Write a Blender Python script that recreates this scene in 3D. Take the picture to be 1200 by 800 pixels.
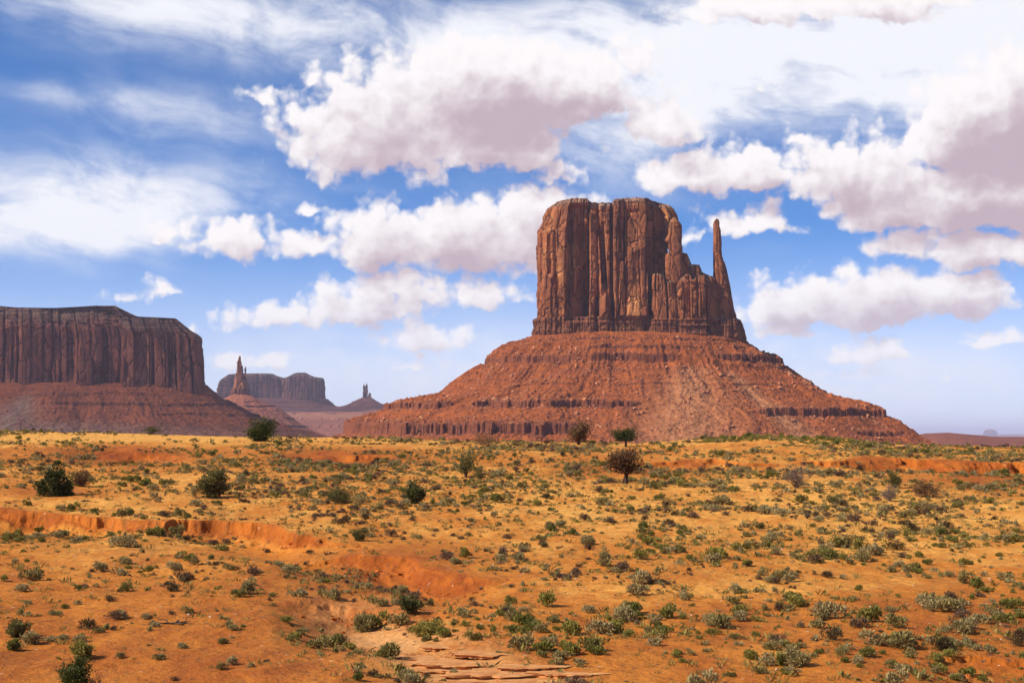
import bpy, math, random
import numpy as np

# ------------------------------------------------------------------ camera
F = 2000.0                                   # focal length in photo pixels (1200 px wide)
HOR = 511.0                                  # row of the true horizon in the photo
PITCH = math.atan((HOR - 400.0) / F)
scene = bpy.context.scene
for o in list(bpy.data.objects):
    bpy.data.objects.remove(o)
COL = scene.collection

cam_data = bpy.data.cameras.new("camera")
cam_data.sensor_width = 36.0
cam_data.lens = 36.0 * F / 1200.0
cam_data.clip_start = 0.5
cam_data.clip_end = 200000.0
cam = bpy.data.objects.new("camera", cam_data)
COL.objects.link(cam)
cam.location = (0, 0, 0)
cam.rotation_euler = (math.pi / 2 + PITCH, 0, 0)
scene.camera = cam


def at(px, py, Y):
    """point at depth Y that the photo shows at pixel (px, py)"""
    a = (px - 600.0) / F
    b = (400.0 - py) / F
    t = Y / (math.cos(PITCH) - b * math.sin(PITCH))
    return (a * t, Y, t * (math.sin(PITCH) + b * math.cos(PITCH)))


# ------------------------------------------------------------------ node helper
class NT:
    def __init__(s, tree):
        s.t = tree
        s.n = tree.nodes
        s.l = tree.links

    def new(s, kind, **kw):
        n = s.n.new(kind)
        for k, v in kw.items():
            setattr(n, k, v)
        return n

    def put(s, sock, v):
        if v is None:
            return
        if hasattr(v, "is_output"):
            s.l.new(v, sock)
        else:
            sock.default_value = v

    def math(s, op, a, b=None, c=None, clamp=False):
        n = s.new("ShaderNodeMath", operation=op, use_clamp=clamp)
        for i, v in enumerate((a, b, c)):
            if v is not None:
                s.put(n.inputs[i], v)
        return n.outputs[0]

    def vec(s, op, a, b=None, scale=None):
        n = s.new("ShaderNodeVectorMath", operation=op)
        s.put(n.inputs[0], a)
        if b is not None:
            s.put(n.inputs[1], b)
        if scale is not None:
            s.put(n.inputs[3], scale)
        return n.outputs["Value"] if op in ("LENGTH", "DOT_PRODUCT") else n.outputs[0]

    def sep(s, v):
        n = s.new("ShaderNodeSeparateXYZ")
        s.put(n.inputs[0], v)
        return n.outputs

    def comb(s, x, y, z):
        n = s.new("ShaderNodeCombineXYZ")
        for i, v in enumerate((x, y, z)):
            s.put(n.inputs[i], v)
        return n.outputs[0]

    def noise(s, v, scale=1.0, detail=4.0, rough=0.55, lac=2.0, dist=0.0, color=False, dim="3D"):
        n = s.new("ShaderNodeTexNoise", noise_dimensions=dim)
        s.put(n.inputs["Vector"], v)
        n.inputs["Scale"].default_value = scale
        n.inputs["Detail"].default_value = detail
        n.inputs["Roughness"].default_value = rough
        n.inputs["Lacunarity"].default_value = lac
        n.inputs["Distortion"].default_value = dist
        return n.outputs["Color"] if color else n.outputs[0]

    def voro(s, v, scale=1.0, detail=0.0, rough=0.5, feature="F1", out="Distance", smooth=None, dim="3D"):
        n = s.new("ShaderNodeTexVoronoi", feature=feature, voronoi_dimensions=dim)
        s.put(n.inputs["Vector"], v)
        n.inputs["Scale"].default_value = scale
        n.inputs["Detail"].default_value = detail
        n.inputs["Roughness"].default_value = rough
        if smooth is not None:
            n.inputs["Smoothness"].default_value = smooth
        return n.outputs[out]

    def ss(s, v, a, b, lo=0.0, hi=1.0):
        n = s.new("ShaderNodeMapRange", interpolation_type="SMOOTHSTEP")
        s.put(n.inputs["Value"], v)
        n.inputs["From Min"].default_value = a
        n.inputs["From Max"].default_value = b
        n.inputs["To Min"].default_value = lo
        n.inputs["To Max"].default_value = hi
        return n.outputs[0]

    def mix(s, fac, a, b, blend="MIX"):
        n = s.new("ShaderNodeMix", data_type="RGBA", blend_type=blend)
        s.put(n.inputs[0], fac)
        for i, v in ((6, a), (7, b)):
            if isinstance(v, (tuple, list)) and len(v) == 3:
                v = (*v, 1.0)
            s.put(n.inputs[i], v)
        return n.outputs[2]

    def attr(s, name, out="Fac"):
        n = s.new("ShaderNodeAttribute", attribute_name=name)
        return n.outputs[out]


# ------------------------------------------------------------------ sun and sky
SUN_DIR = np.array([-0.73, -0.27, 0.63])      # towards the sun
SUN_DIR = SUN_DIR / np.linalg.norm(SUN_DIR)
sun_el = math.asin(SUN_DIR[2])
sun_az = math.atan2(SUN_DIR[0], SUN_DIR[1])   # from +Y, clockwise seen from above
sd = bpy.data.lights.new("sun", "SUN")
sd.energy = 4.9
sd.angle = math.radians(0.55)
sd.color = (1.0, 0.935, 0.83)
sun = bpy.data.objects.new("sun", sd)
COL.objects.link(sun)
from mathutils import Vector
sun.rotation_euler = Vector(SUN_DIR).to_track_quat("Z", "Y").to_euler()

vs = scene.view_settings
vs.view_transform = "Standard"
vs.look = "None"
vs.gamma = 1.0
vs.use_curve_mapping = False
vs.exposure = 0.42
SKY_STRENGTH = 0.1

scene.render.engine = "CYCLES"
cy = scene.cycles
cy.max_bounces = 5
cy.diffuse_bounces = 3
cy.glossy_bounces = 1
cy.transmission_bounces = 3
cy.transparent_max_bounces = 6
cy.volume_bounces = 0
cy.use_denoising = True
cy.use_adaptive_sampling = True
cy.adaptive_threshold = 0.02
cy.adaptive_min_samples = 16
cy.caustics_reflective = False
cy.caustics_refractive = False

world = bpy.data.worlds.new("World")
scene.world = world
world.use_nodes = True


def dirpx(px, py):
    """azimuth and elevation, in units of 1/F radian, of a photo pixel"""
    x, y, z = at(px, py, 1000.0)
    return F * math.atan2(x, y), F * math.atan2(z, math.hypot(x, y))


# cumulus puffs: left, right, top, base (photo pixels), weight = how thick it is
PUFFS = [
    # big cloud upper centre
    (318, 470, 92, 212, .9), (345, 560, 62, 208, 1.2), (430, 735, 42, 150, 1.7), (470, 690, 110, 200, 1.2),
    (575, 740, 60, 142, 1.7), (268, 352, 92, 122, .55), (338, 384, 62, 108, .55), (610, 682, 188, 216, .7),
    (640, 830, 40, 88, .5), (725, 830, 104, 170, .9),
    # long row left of the butte
    (165, 236, 252, 284, .6), (205, 330, 246, 306, .75), (300, 400, 262, 304, .7), (366, 520, 236, 316, 1.1),
    (430, 640, 222, 322, 1.3), (540, 735, 212, 312, 1.2), (600, 700, 232, 326, 1.2), (330, 392, 230, 252, .45),
    # lower row
    (250, 420, 352, 388, .8), (330, 520, 330, 384, .85), (340, 560, 316, 356, .7), (500, 632, 322, 364, .7),
    (436, 568, 370, 414, .75), (560, 640, 340, 352, .4),
    # small ones on the left and by the horizon
    (112, 170, 336, 350, .35), (148, 234, 324, 346, .5), (234, 300, 402, 432, .7), (262, 350, 408, 432, .6),
    (222, 240, 380, 392, .4), (458, 520, 424, 438, .5), (540, 578, 414, 436, .5), (486, 515, 408, 424, .4),
    (500, 545, 440, 450, .35), (158, 182, 305, 316, .3),
    # right of the butte
    (745, 900, 160, 232, 1.0), (800, 960, 166, 226, 1.1), (900, 1070, 152, 236, 1.2), (960, 1110, 170, 250, 1.1),
    (812, 940, 232, 274, .6), (848, 938, 250, 274, .6), (905, 972, 146, 166, .5),
    (1050, 1290, 78, 200, 1.9), (1090, 1300, 60, 190, 1.9), (1142, 1176, 50, 82, .6), (960, 1130, 200, 272, 1.2),
    (1040, 1260, 180, 268, 1.5),
    (1016, 1110, 266, 312, .8), (1060, 1220, 262, 316, 1.0), (1140, 1280, 264, 312, .9),
    (856, 1010, 318, 386, 1.1), (930, 1110, 312, 384, 1.2), (1040, 1196, 310, 370, 1.1), (880, 960, 372, 398, .7),
    (968, 1072, 394, 426, .75), (1118, 1230, 384, 408, .7), (945, 1060, 428, 444, .35), (1095, 1140, 440, 450, .3),
    (780, 1000, -20, 26, 1.1), (900, 1150, -30, 24, 1.1), (600, 800, 244, 330, .7),
    (896, 926, 86, 100, .4), (706, 766, 262, 300, .5), (795, 822, 262, 290, .5),
]
# soft high cloud: centre, half size, amount, streak tilt is in the noise
VEILS = [
    (260, 25, 230, 48, .85), (120, 5, 130, 20, .3), (480, 70, 130, 40, .22), (110, 235, 230, 62, 1.0), (40, 262, 170, 40, .75),
    (60, 108, 150, 18, .40), (220, 122, 160, 22, .42), (250, 150, 120, 18, .30),
    (800, 80, 260, 52, 1.0), (1010, 60, 250, 80, 1.05), (660, 30, 260, 46, .7), (1190, 30, 120, 90, 1.2), (880, 112, 160, 24, .5),
    (720, 230, 260, 40, .20), (700, 160, 120, 50, .6), (860, 420, 330, 60, .35), (600, 440, 360, 46, .35), (400, 420, 200, 50, .28),
    (1000, 450, 300, 40, .5), (880, 300, 60, 12, .15),
]


def cloud_group(name, puffs):
    g = bpy.data.node_groups.new(name, "ShaderNodeTree")
    g.interface.new_socket("P", in_out="INPUT", socket_type="NodeSocketVector")
    g.interface.new_socket("H", in_out="OUTPUT", socket_type="NodeSocketFloat")
    t = NT(g)
    gi = t.new("NodeGroupInput")
    go = t.new("NodeGroupOutput")
    P = gi.outputs[0]
    el = t.sep(P)[1]
    amp = t.math("MULTIPLY_ADD", el, 0.0016, 0.42, clamp=True)
    n1 = t.noise(P, 1 / 66.0, 2.0, 0.5, color=True, dim="2D")
    n2 = t.noise(P, 1 / 19.0, 4.0, 0.57, color=True, dim="2D")
    w1 = t.vec("MULTIPLY", t.vec("SUBTRACT", n1, (.5, .5, .5)), (80, 40, 0))
    w2 = t.vec("MULTIPLY", t.vec("SUBTRACT", n2, (.5, .5, .5)), (24, 19, 0))
    w = t.vec("SCALE", t.vec("ADD", w1, w2), scale=amp)
    Q = t.vec("ADD", P, w)
    acc = None
    for (l, r, top, base, wt) in puffs:
        vb = base - 0.30 * (base - top)
        u, v = dirpx(0.5 * (l + r), vb)
        rx = 0.5 * (r - l) * 1.16
        rt = (vb - top) * 1.22
        rb = (base - vb) * 1.25
        d = t.vec("SUBTRACT", Q, (u, v, 0))
        m = t.vec("MAXIMUM", t.vec("MULTIPLY", d, (1 / rx, 1 / rt, 0)), t.vec("MULTIPLY", d, (-1 / rx, -1 / rb, 0)))
        k = t.math("MULTIPLY_ADD", t.vec("LENGTH", m), -wt, wt)
        acc = k if acc is None else t.math("SMOOTH_MAX", acc, k, 0.12)
    b = t.voro(t.vec("ADD", P, t.vec("SCALE", w2, scale=.6)), 1 / 34.0, 2.0, 0.55, feature="F1", dim="2D")
    h = t.math("MULTIPLY_ADD", b, -0.44, acc)
    t.put(go.inputs[0], t.math("ADD", h, 0.235))
    return g


def build_world():
    t = NT(world.node_tree)
    t.n.clear()
    out = t.new("ShaderNodeOutputWorld")

    def background(col):
        b = t.new("ShaderNodeBackground")
        b.inputs[1].default_value = SKY_STRENGTH
        t.put(b.inputs[0], col)
        return b.outputs[0]

    def choose(fac, a, b):
        m = t.new("ShaderNodeMixShader")
        t.put(m.inputs[0], fac)
        t.l.new(a, m.inputs[1])
        t.l.new(b, m.inputs[2])
        return m.outputs[0]
    tc = t.new("ShaderNodeTexCoord")
    D = tc.outputs["Generated"]
    x, y, z = t.sep(D)
    sky = t.new("ShaderNodeTexSky", sky_type="NISHITA", sun_disc=False)
    sky.sun_elevation = sun_el
    sky.sun_rotation = sun_az
    sky.altitude = 1600
    sky.air_density = 1.0
    sky.dust_density = 0.3
    sky.ozone_density = 2.2
    # the desert air is dry and clear: look a little higher into the model sky
    z2 = t.math("MULTIPLY_ADD", z, 2.1, 0.03)
    t.l.new(t.vec("NORMALIZE", t.comb(x, y, z2)), sky.inputs[0])
    base = t.mix(1.0, sky.outputs[0], SKY_TINT, "MULTIPLY")
    az = t.math("MULTIPLY", t.math("ARCTAN2", x, y), F)
    el = t.math("MULTIPLY", t.math("ARCSINE", z), F)
    P = t.comb(az, el, 0.0)
    Pw = t.vec("ADD", P, t.vec("MULTIPLY", t.vec("SUBTRACT", t.noise(P, 1 / 190.0, 2.0, .5, color=True, dim="2D"), (.5, .5, .5)), (120, 44, 0)))
    rot = t.new("ShaderNodeVectorRotate", rotation_type="Z_AXIS")
    t.put(rot.inputs["Vector"], Pw)
    rot.inputs["Angle"].default_value = math.radians(10)
    S1 = t.vec("MULTIPLY", rot.outputs[0], (1 / 190.0, 1 / 52.0, 0))
    st = t.noise(S1, 1.0, 5.0, 0.58, dist=.15, dim="2D")
    S2 = t.vec("MULTIPLY", rot.outputs[0], (1 / 70.0, 1 / 40.0, 0))
    st2 = t.noise(S2, 1.0, 5.0, 0.62, dim="2D")
    stt = t.math("ADD", t.math("MULTIPLY", st, .6), t.math("MULTIPLY", st2, .4))
    low = t.ss(el, 0, 120, 1.0, 0.0)
    veil_col = t.mix(low, VEIL_COL, VEIL_LOW)
    hz = t.ss(el, -10, 260, 0.85, 0.0)

    offs = t.vec("SCALE", (-20, 38, 0), scale=t.math("MULTIPLY_ADD", el, 0.0022, 0.30))

    def tile(name, xa, xb, ya, yb):
        """the clouds of one quarter of the sky in front"""
        puffs = [p for p in PUFFS if p[1] + 60 > xa and p[0] - 60 < xb and p[3] + 60 > ya and p[2] - 70 < yb]
        g = cloud_group(name, puffs)

        def field(off):
            n = t.new("ShaderNodeGroup")
            n.node_tree = g
            t.put(n.inputs[0], t.vec("ADD", P, off) if off else P)
            return n.outputs[0]
        h0 = field(None)
        h1 = field((-7, 13, 0))
        h2 = field(offs)
        acc = 0.0
        for (cx, cy_, hx, hy, a) in VEILS:
            if not (cx + 2 * hx > xa and cx - 2 * hx < xb and cy_ + 2.3 * hy > ya and cy_ - 2.3 * hy < yb):
                continue
            u, v = dirpx(cx, cy_)
            d = t.vec("MULTIPLY", t.vec("SUBTRACT", Pw, (u, v, 0)), (1 / hx, 1 / hy, 0))
            q = t.vec("DOT_PRODUCT", d, d)
            k = t.math("MULTIPLY", t.math("POWER", 2.718, t.math("MULTIPLY", q, -1.0)), a)
            acc = t.math("ADD", acc, k)
        veil = t.math("MULTIPLY", acc, t.ss(stt, 0.28, 0.72, 0.35, 1.15))
        veil = t.ss(veil, 0.0, 1.10)
        c1 = t.mix(veil, base, veil_col)
        c1 = t.mix(hz, c1, HORIZON_COL)
        alpha = t.ss(h0, -0.02, 0.36)
        th = t.math("ADD", t.math("MULTIPLY", t.math("MAXIMUM", h1, 0.0), 0.28), t.math("MULTIPLY", t.math("MAXIMUM", h2, -0.1), 0.95))
        th = t.math("ADD", th, t.math("MULTIPLY", t.math("SUBTRACT", h1, h0), 0.45))
        shade = t.math("POWER", t.ss(th, -0.16, 1.40), 0.80)
        cc = t.mix(shade, CUM_LIT, CUM_SHADE)
        lowc = t.ss(el, 20, 220, 0.42, 0.0)
        cc = t.mix(lowc, cc, HORIZON_COL)
        lowa = t.ss(el, 30, 190, 0.80, 1.0)
        return background(t.mix(t.math("MULTIPLY", alpha, lowa), c1, cc))
    xm, ym = 660, 222
    um, _ = dirpx(xm, 300)
    _, vm = dirpx(600, ym)
    right = t.math("GREATER_THAN", az, um)
    upper = t.math("GREATER_THAN", el, vm)
    L = choose(upper, tile("clouds_low_west", -50, xm, ym, 520), tile("clouds_high_west", -50, xm, -60, ym))
    R = choose(upper, tile("clouds_low_east", xm, 1260, ym, 520), tile("clouds_high_east", xm, 1260, -60, ym))
    front = choose(right, L, R)
    # elsewhere in the sky the same kind of broken cloud goes on
    other = background(t.mix(t.ss(stt, 0.46, 0.70, 0.03, 0.60), base, veil_col))
    inside = t.math("MULTIPLY", t.math("LESS_THAN", t.math("ABSOLUTE", az), 680), t.math("LESS_THAN", el, 590))
    up = choose(inside, other, front)
    below = background((*HORIZON_COL, 1.0))
    full = choose(t.math("GREATER_THAN", el, -8), below, up)
    t.l.new(full, out.inputs[0])


SKY_TINT = (0.60, 0.97, 1.36)
VEIL_COL = (6.9, 7.0, 7.5)
VEIL_LOW = (6.1, 6.4, 7.2)
HORIZON_COL = (6.6, 6.65, 7.4)
CUM_LIT = (7.6, 7.3, 7.4)
CUM_SHADE = (4.3, 3.4, 3.95)
build_world()

# ------------------------------------------------------------------ numpy noise
def _hash(ix, iy, iz, seed):
    h = (ix.astype(np.int64) * 374761393 + iy.astype(np.int64) * 668265263 + iz.astype(np.int64) * 2147483647 + seed * 974634749) & 0xFFFFFFFF
    h = ((h ^ (h >> 13)) * 1274126177) & 0xFFFFFFFF
    h = ((h ^ (h >> 15)) * 2246822519) & 0xFFFFFFFF
    h = h ^ (h >> 16)
    return (h & 0xFFFFFF).astype(np.float32) / np.float32(0xFFFFFF)


def rnd(i, seed=0, j=0):
    i = np.asarray(np.floor(i)).astype(np.int64)
    j = np.asarray(np.floor(j)).astype(np.int64)
    return _hash(i, j + 0 * i, 0 * i, seed)


def vnoise(x, y, z=None, seed=0):
    """value noise in -1..1"""
    x, y = np.broadcast_arrays(np.asarray(x, np.float64), np.asarray(y, np.float64))
    xi = np.floor(x); yi = np.floor(y)
    fx = x - xi; fy = y - yi
    fx = fx * fx * fx * (fx * (fx * 6 - 15) + 10); fy = fy * fy * fy * (fy * (fy * 6 - 15) + 10)
    if z is None:
        zz = np.zeros_like(xi)
        a = _hash(xi, yi, zz, seed); b = _hash(xi + 1, yi, zz, seed)
        c = _hash(xi, yi + 1, zz, seed); d = _hash(xi + 1, yi + 1, zz, seed)
        return 2 * ((a * (1 - fx) + b * fx) * (1 - fy) + (c * (1 - fx) + d * fx) * fy) - 1
    z = np.broadcast_to(np.asarray(z, np.float64), x.shape)
    zi = np.floor(z); fz = z - zi
    fz = fz * fz * fz * (fz * (fz * 6 - 15) + 10)
    r = []
    for k in (0, 1):
        a = _hash(xi, yi, zi + k, seed); b = _hash(xi + 1, yi, zi + k, seed)
        c = _hash(xi, yi + 1, zi + k, seed); d = _hash(xi + 1, yi + 1, zi + k, seed)
        r.append((a * (1 - fx) + b * fx) * (1 - fy) + (c * (1 - fx) + d * fx) * fy)
    return 2 * (r[0] * (1 - fz) + r[1] * fz) - 1


def fbm(x, y, z=None, oct=4, seed=0, gain=0.5):
    s = 0; a = 1.0; n = 0
    for k in range(oct):
        f = 2.03 ** k
        s = s + a * vnoise(x * f + 17.3 * k, y * f - 9.1 * k, None if z is None else z * f + 5.7 * k, seed + k)
        n += a
        a *= gain
    return s / n


def worley(x, y, seed=0):
    """distance to nearest and second nearest jittered point, id of the nearest"""
    x, y = np.broadcast_arrays(np.asarray(x, np.float64), np.asarray(y, np.float64))
    xi = np.floor(x); yi = np.floor(y); z = np.zeros_like(xi)
    f1 = np.full(x.shape, 9.0); f2 = np.full(x.shape, 9.0); idn = np.zeros(x.shape)
    for dx in (-1, 0, 1):
        for dy in (-1, 0, 1):
            cx = xi + dx; cy2 = yi + dy
            d = np.hypot(cx + _hash(cx, cy2, z, seed) - x, cy2 + _hash(cx, cy2, z, seed + 7) - y)
            near = d < f1
            f2 = np.where(near, f1, np.minimum(f2, d))
            idn = np.where(near, _hash(cx, cy2, z, seed + 13), idn)
            f1 = np.where(near, d, f1)
    return f1, f2, idn


def sst(x, a, b):
    t = np.clip((x - a) / (b - a), 0, 1)
    return t * t * (3 - 2 * t)


# ------------------------------------------------------------------ objects
def mesh_from(name, V, Fq, mat, attrs=None, smooth=False):
    """V (n,3), Fq (m,3 or 4) -> mesh"""
    me = bpy.data.meshes.new(name)
    V = np.ascontiguousarray(V, np.float32); Fq = np.ascontiguousarray(Fq, np.int32)
    k = Fq.shape[1]
    me.vertices.add(len(V)); me.vertices.foreach_set("co", V.ravel())
    me.loops.add(Fq.size); me.loops.foreach_set("vertex_index", Fq.ravel())
    me.polygons.add(len(Fq))
    me.polygons.foreach_set("loop_start", np.arange(0, Fq.size, k, dtype=np.int32))
    me.polygons.foreach_set("loop_total", np.full(len(Fq), k, np.int32))
    me.polygons.foreach_set("use_smooth", np.full(len(Fq), bool(smooth)))
    for n, a in (attrs or {}).items():
        at_ = me.attributes.new(n, "FLOAT", "POINT" if len(a) == len(V) else "FACE")
        at_.data.foreach_set("value", np.ascontiguousarray(a, np.float32))
    me.update(calc_edges=True)
    if mat is not None:
        me.materials.append(mat)
    return me


def obj(name, me, parent=None, loc=(0, 0, 0), rz=0.0, sc=None):
    o = bpy.data.objects.new(name, me)
    COL.objects.link(o)
    o.location = loc
    o.rotation_euler = (0, 0, rz)
    if sc is not None:
        o.scale = sc if isinstance(sc, (tuple, list)) else (sc, sc, sc)
    if parent is not None:
        o.parent = parent
    return o


def tag(o, label=None, cat=None, group=None, kind=None):
    if label: o["label"] = label
    if cat: o["category"] = cat
    if group: o["group"] = group
    if kind: o["kind"] = kind
    return o


def empty(name, loc, label, cat, group=None):
    o = bpy.data.objects.new(name, None)
    COL.objects.link(o)
    o.location = loc
    o.empty_display_size = 0.3
    return tag(o, label, cat, group)


def grid_faces(nr, nc, wrap=False):
    i = np.arange(nr - 1)[:, None]; j = np.arange(nc if wrap else nc - 1)[None, :]
    a = i * nc + j; b = i * nc + (j + 1) % nc
    return np.stack([a, b, b + nc, a + nc], -1).reshape(-1, 4)


# ------------------------------------------------------------------ materials
def material(name):
    m = bpy.data.materials.new(name)
    m.use_nodes = True
    t = NT(m.node_tree)
    t.n.clear()
    out = t.new("ShaderNodeOutputMaterial")
    p = t.new("ShaderNodeBsdfPrincipled")
    p.inputs["Roughness"].default_value = 0.95
    p.inputs["Specular IOR Level"].default_value = 0.12
    t.l.new(p.outputs[0], out.inputs[0])
    return m, t, p, out


def bump(t, p, h, strength, dist):
    b = t.new("ShaderNodeBump")
    b.inputs["Strength"].default_value = strength
    b.inputs["Distance"].default_value = dist
    t.put(b.inputs["Height"], h)
    t.l.new(b.outputs[0], p.inputs["Normal"])


def rock_material(name, S=1.0, base=(.34, .110, .040), fresh=(.54, .225, .070), varnish=(.070, .030, .022), band=(.19, .064, .030), pale=(.40, .24, .15)):
    """sandstone wall: desert varnish in vertical streaks, fresh orange scars, thin beds; S metres per photo pixel"""
    m, t, p, out = material(name)
    co = t.new("ShaderNodeTexCoord").outputs["Object"]
    k = 1.0 / S
    big = t.noise(t.vec("MULTIPLY", co, (.020 * k, .020 * k, .011 * k)), 1, 4, .6)
    streak = t.noise(t.vec("MULTIPLY", co, (.16 * k, .16 * k, .012 * k)), 1, 5, .62)
    mid = t.noise(t.vec("MULTIPLY", co, (.07 * k, .07 * k, .035 * k)), 1, 5, .65, dist=.5)
    bed = t.noise(t.vec("MULTIPLY", co, (.006 * k, .006 * k, .55 * k)), 1, 4, .7)
    c = t.mix(t.ss(mid, .35, .65), base, tuple(.72 * b for b in base))
    c = t.mix(t.math("MULTIPLY", t.ss(big, .52, .70), t.ss(mid, .38, .60)), c, fresh)
    v = t.math("MULTIPLY", t.ss(streak, .42, .66), t.ss(t.math("ADD", big, t.math("MULTIPLY", mid, .3)), .72, .48))
    c = t.mix(t.math("MULTIPLY", v, .90), c, varnish)
    jw = t.vec("ADD", t.vec("MULTIPLY", co, (.085 * k, .085 * k, .034 * k)), t.vec("SCALE", t.noise(t.vec("SCALE", co, scale=.05 * k), 1, 3, .6, color=True), scale=.9))
    joint = t.voro(jw, 1, 0, feature="DISTANCE_TO_EDGE")
    facet = t.sep(t.voro(jw, 1, 0, out="Color"))[0]
    c = t.mix(1.0, c, t.mix(facet, (.70, .69, .68), (1.30, 1.30, 1.30)), "MULTIPLY")
    c = t.mix(t.ss(joint, .035, .0, 0.0, .75), c, (.055, .026, .020))
    c = t.mix(t.math("MULTIPLY", t.ss(bed, .50, .66), .38), c, band)
    # beds of the foot and thin pale cap rock follow the wall's own attributes
    c = t.mix(t.math("MULTIPLY", t.attr("foot"), .62), c, t.mix(t.ss(bed, .40, .60), band, (.115, .045, .028)))
    c = t.mix(t.math("MULTIPLY", t.attr("cap"), .75), c, t.mix(t.ss(bed, .42, .6), pale, (.17, .09, .055)))
    c = t.mix(1.0, c, t.mix(t.noise(co, .55 * k, 4, .7), (.66, .66, .66), (1.30, 1.30, 1.30)), "MULTIPLY")
    t.put(p.inputs["Base Color"], c)
    h = t.math("ADD", t.math("MULTIPLY", t.noise(t.vec("MULTIPLY", co, (.35 * k, .35 * k, .16 * k)), 1, 6, .68), 1.0), t.math("MULTIPLY", bed, .55))
    h = t.math("ADD", h, t.math("MULTIPLY", t.ss(joint, .0, .10), .8))
    h = t.math("ADD", h, t.math("MULTIPLY", facet, .5))
    bump(t, p, h, 0.85, 2.6 * S)
    return m


def talus_material(name, S=1.0, red=(.285, .073, .017), dark=(.165, .044, .014), grey=(.31, .130, .055), strat=(.150, .042, .016)):
    m, t, p, out = material(name)
    co = t.new("ShaderNodeTexCoord").outputs["Object"]
    k = 1.0 / S
    big = t.noise(t.vec("MULTIPLY", co, (.016 * k, .016 * k, .022 * k)), 1, 4, .6)
    mid = t.noise(t.vec("SCALE", co, scale=.12 * k), 1, 6, .7)
    bed = t.noise(t.vec("MULTIPLY", co, (.004 * k, .004 * k, .35 * k)), 1, 4, .7)
    fine = t.voro(t.vec("SCALE", co, scale=.42 * k), 1, 1, .6, out="Color")
    c = t.mix(t.ss(mid, .36, .64), dark, red)
    c = t.mix(t.math("MULTIPLY", t.ss(bed, .50, .64), .55), c, strat)
    c = t.mix(t.math("MULTIPLY", t.attr("scree"), t.ss(mid, .25, .62)), c, grey)
    c = t.mix(t.math("MULTIPLY", t.attr("ledge"), .80), c, (.15, .05, .027))
    c = t.mix(1.0, c, t.mix(t.sep(fine)[0], (.74, .74, .74), (1.26, 1.25, 1.22)), "MULTIPLY")
    t.put(p.inputs["Base Color"], c)
    h = t.math("ADD", t.noise(t.vec("SCALE", co, scale=.34 * k), 1, 6, .7), t.math("MULTIPLY", t.voro(t.vec("SCALE", co, scale=.25 * k), 1, 2, .6), -.7))
    bump(t, p, h, 0.6, 1.5 * S)
    return m


def ground_material():
    m, t, p, out = material("desert_soil")
    co = t.new("ShaderNodeTexCoord").outputs["Object"]
    # the eye sees this ground at a grazing angle: patches are drawn out across the slope
    big = t.noise(t.vec("MULTIPLY", co, (.05, .022, .0)), 1, 5, .6)
    mid = t.noise(t.vec("MULTIPLY", co, (.32, .14, .2)), 1, 6, .65)
    fine = t.noise(t.vec("MULTIPLY", co, (3.0, 1.6, 2.0)), 1, 5, .7)
    sand = t.attr("sand")
    rock = t.attr("rock")
    cut = t.attr("cut")
    s = t.math("ADD", sand, t.math("MULTIPLY", t.math("SUBTRACT", mid, .5), 1.1))
    s = t.math("ADD", s, t.math("MULTIPLY", t.math("SUBTRACT", big, .5), 1.0))
    litter = t.noise(t.vec("MULTIPLY", co, (.9, .45, .4)), 1, 6, .72)
    s = t.math("ADD", s, t.math("MULTIPLY", t.math("SUBTRACT", litter, .5), .9))
    c = t.mix(t.ss(s, .05, .55), SOIL_RED_SHADE, SOIL_MID)
    c = t.mix(t.ss(s, .45, 1.0), c, SOIL_SAND)
    c = t.mix(t.math("MULTIPLY", cut, .85), c, t.mix(t.ss(mid, .4, .6), SOIL_CUT, SOIL_CUT2))
    c = t.mix(t.math("MULTIPLY", rock, t.ss(mid, .30, .55)), c, SOIL_ROCK)
    c = t.mix(t.attr("plain"), c, t.mix(t.ss(big, .35, .65), (.20, .085, .055), (.25, .15, .09)))
    crust = t.noise(t.vec("MULTIPLY", co, (.16, .085, .1)), 1, 6, .68)
    c = t.mix(t.math("MULTIPLY", t.ss(crust, .54, .68), .42), c, (.235, .066, .014))
    c = t.mix(1.0, c, t.mix(fine, (.56, .54, .52), (1.44, 1.46, 1.48)), "MULTIPLY")
    # plant litter and crusted earth
    c = t.mix(t.math("MULTIPLY", t.ss(litter, .56, .70), t.math("SUBTRACT", .55, t.math("MULTIPLY", rock, .5))), c, (.170, .072, .022))
    # small stones, pale and dark
    v = t.voro(t.vec("MULTIPLY", co, (2.2, 2.2, 2.2)), 1, 0, out="Distance")
    vc = t.sep(t.voro(t.vec("MULTIPLY", co, (2.2, 2.2, 2.2)), 1, 0, out="Color"))[0]
    c = t.mix(t.math("MULTIPLY", t.math("LESS_THAN", v, .22), t.ss(vc, .80, .84)), c, (.16, .07, .035))
    c = t.mix(t.math("MULTIPLY", t.math("LESS_THAN", v, .16), t.ss(vc, .10, .06)), c, (.55, .36, .22))
    t.put(p.inputs["Base Color"], c)
    h = t.math("ADD", t.math("MULTIPLY", t.noise(co, .9, 7, .66), 1.0), t.math("MULTIPLY", t.noise(co, 5.0, 4, .7), .22))
    bump(t, p, h, 0.8, 0.5)
    return m


SOIL_RED_SHADE = (.325, .086, .013)  # red earth, kept darker to carry thin cloud shade on the near slope
SOIL_MID = (.485, .160, .021)
SOIL_SAND = (.690, .320, .062)
SOIL_CUT = (.290, .062, .009)
SOIL_CUT2 = (.440, .115, .014)
SOIL_ROCK = (.600, .280, .090)

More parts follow.
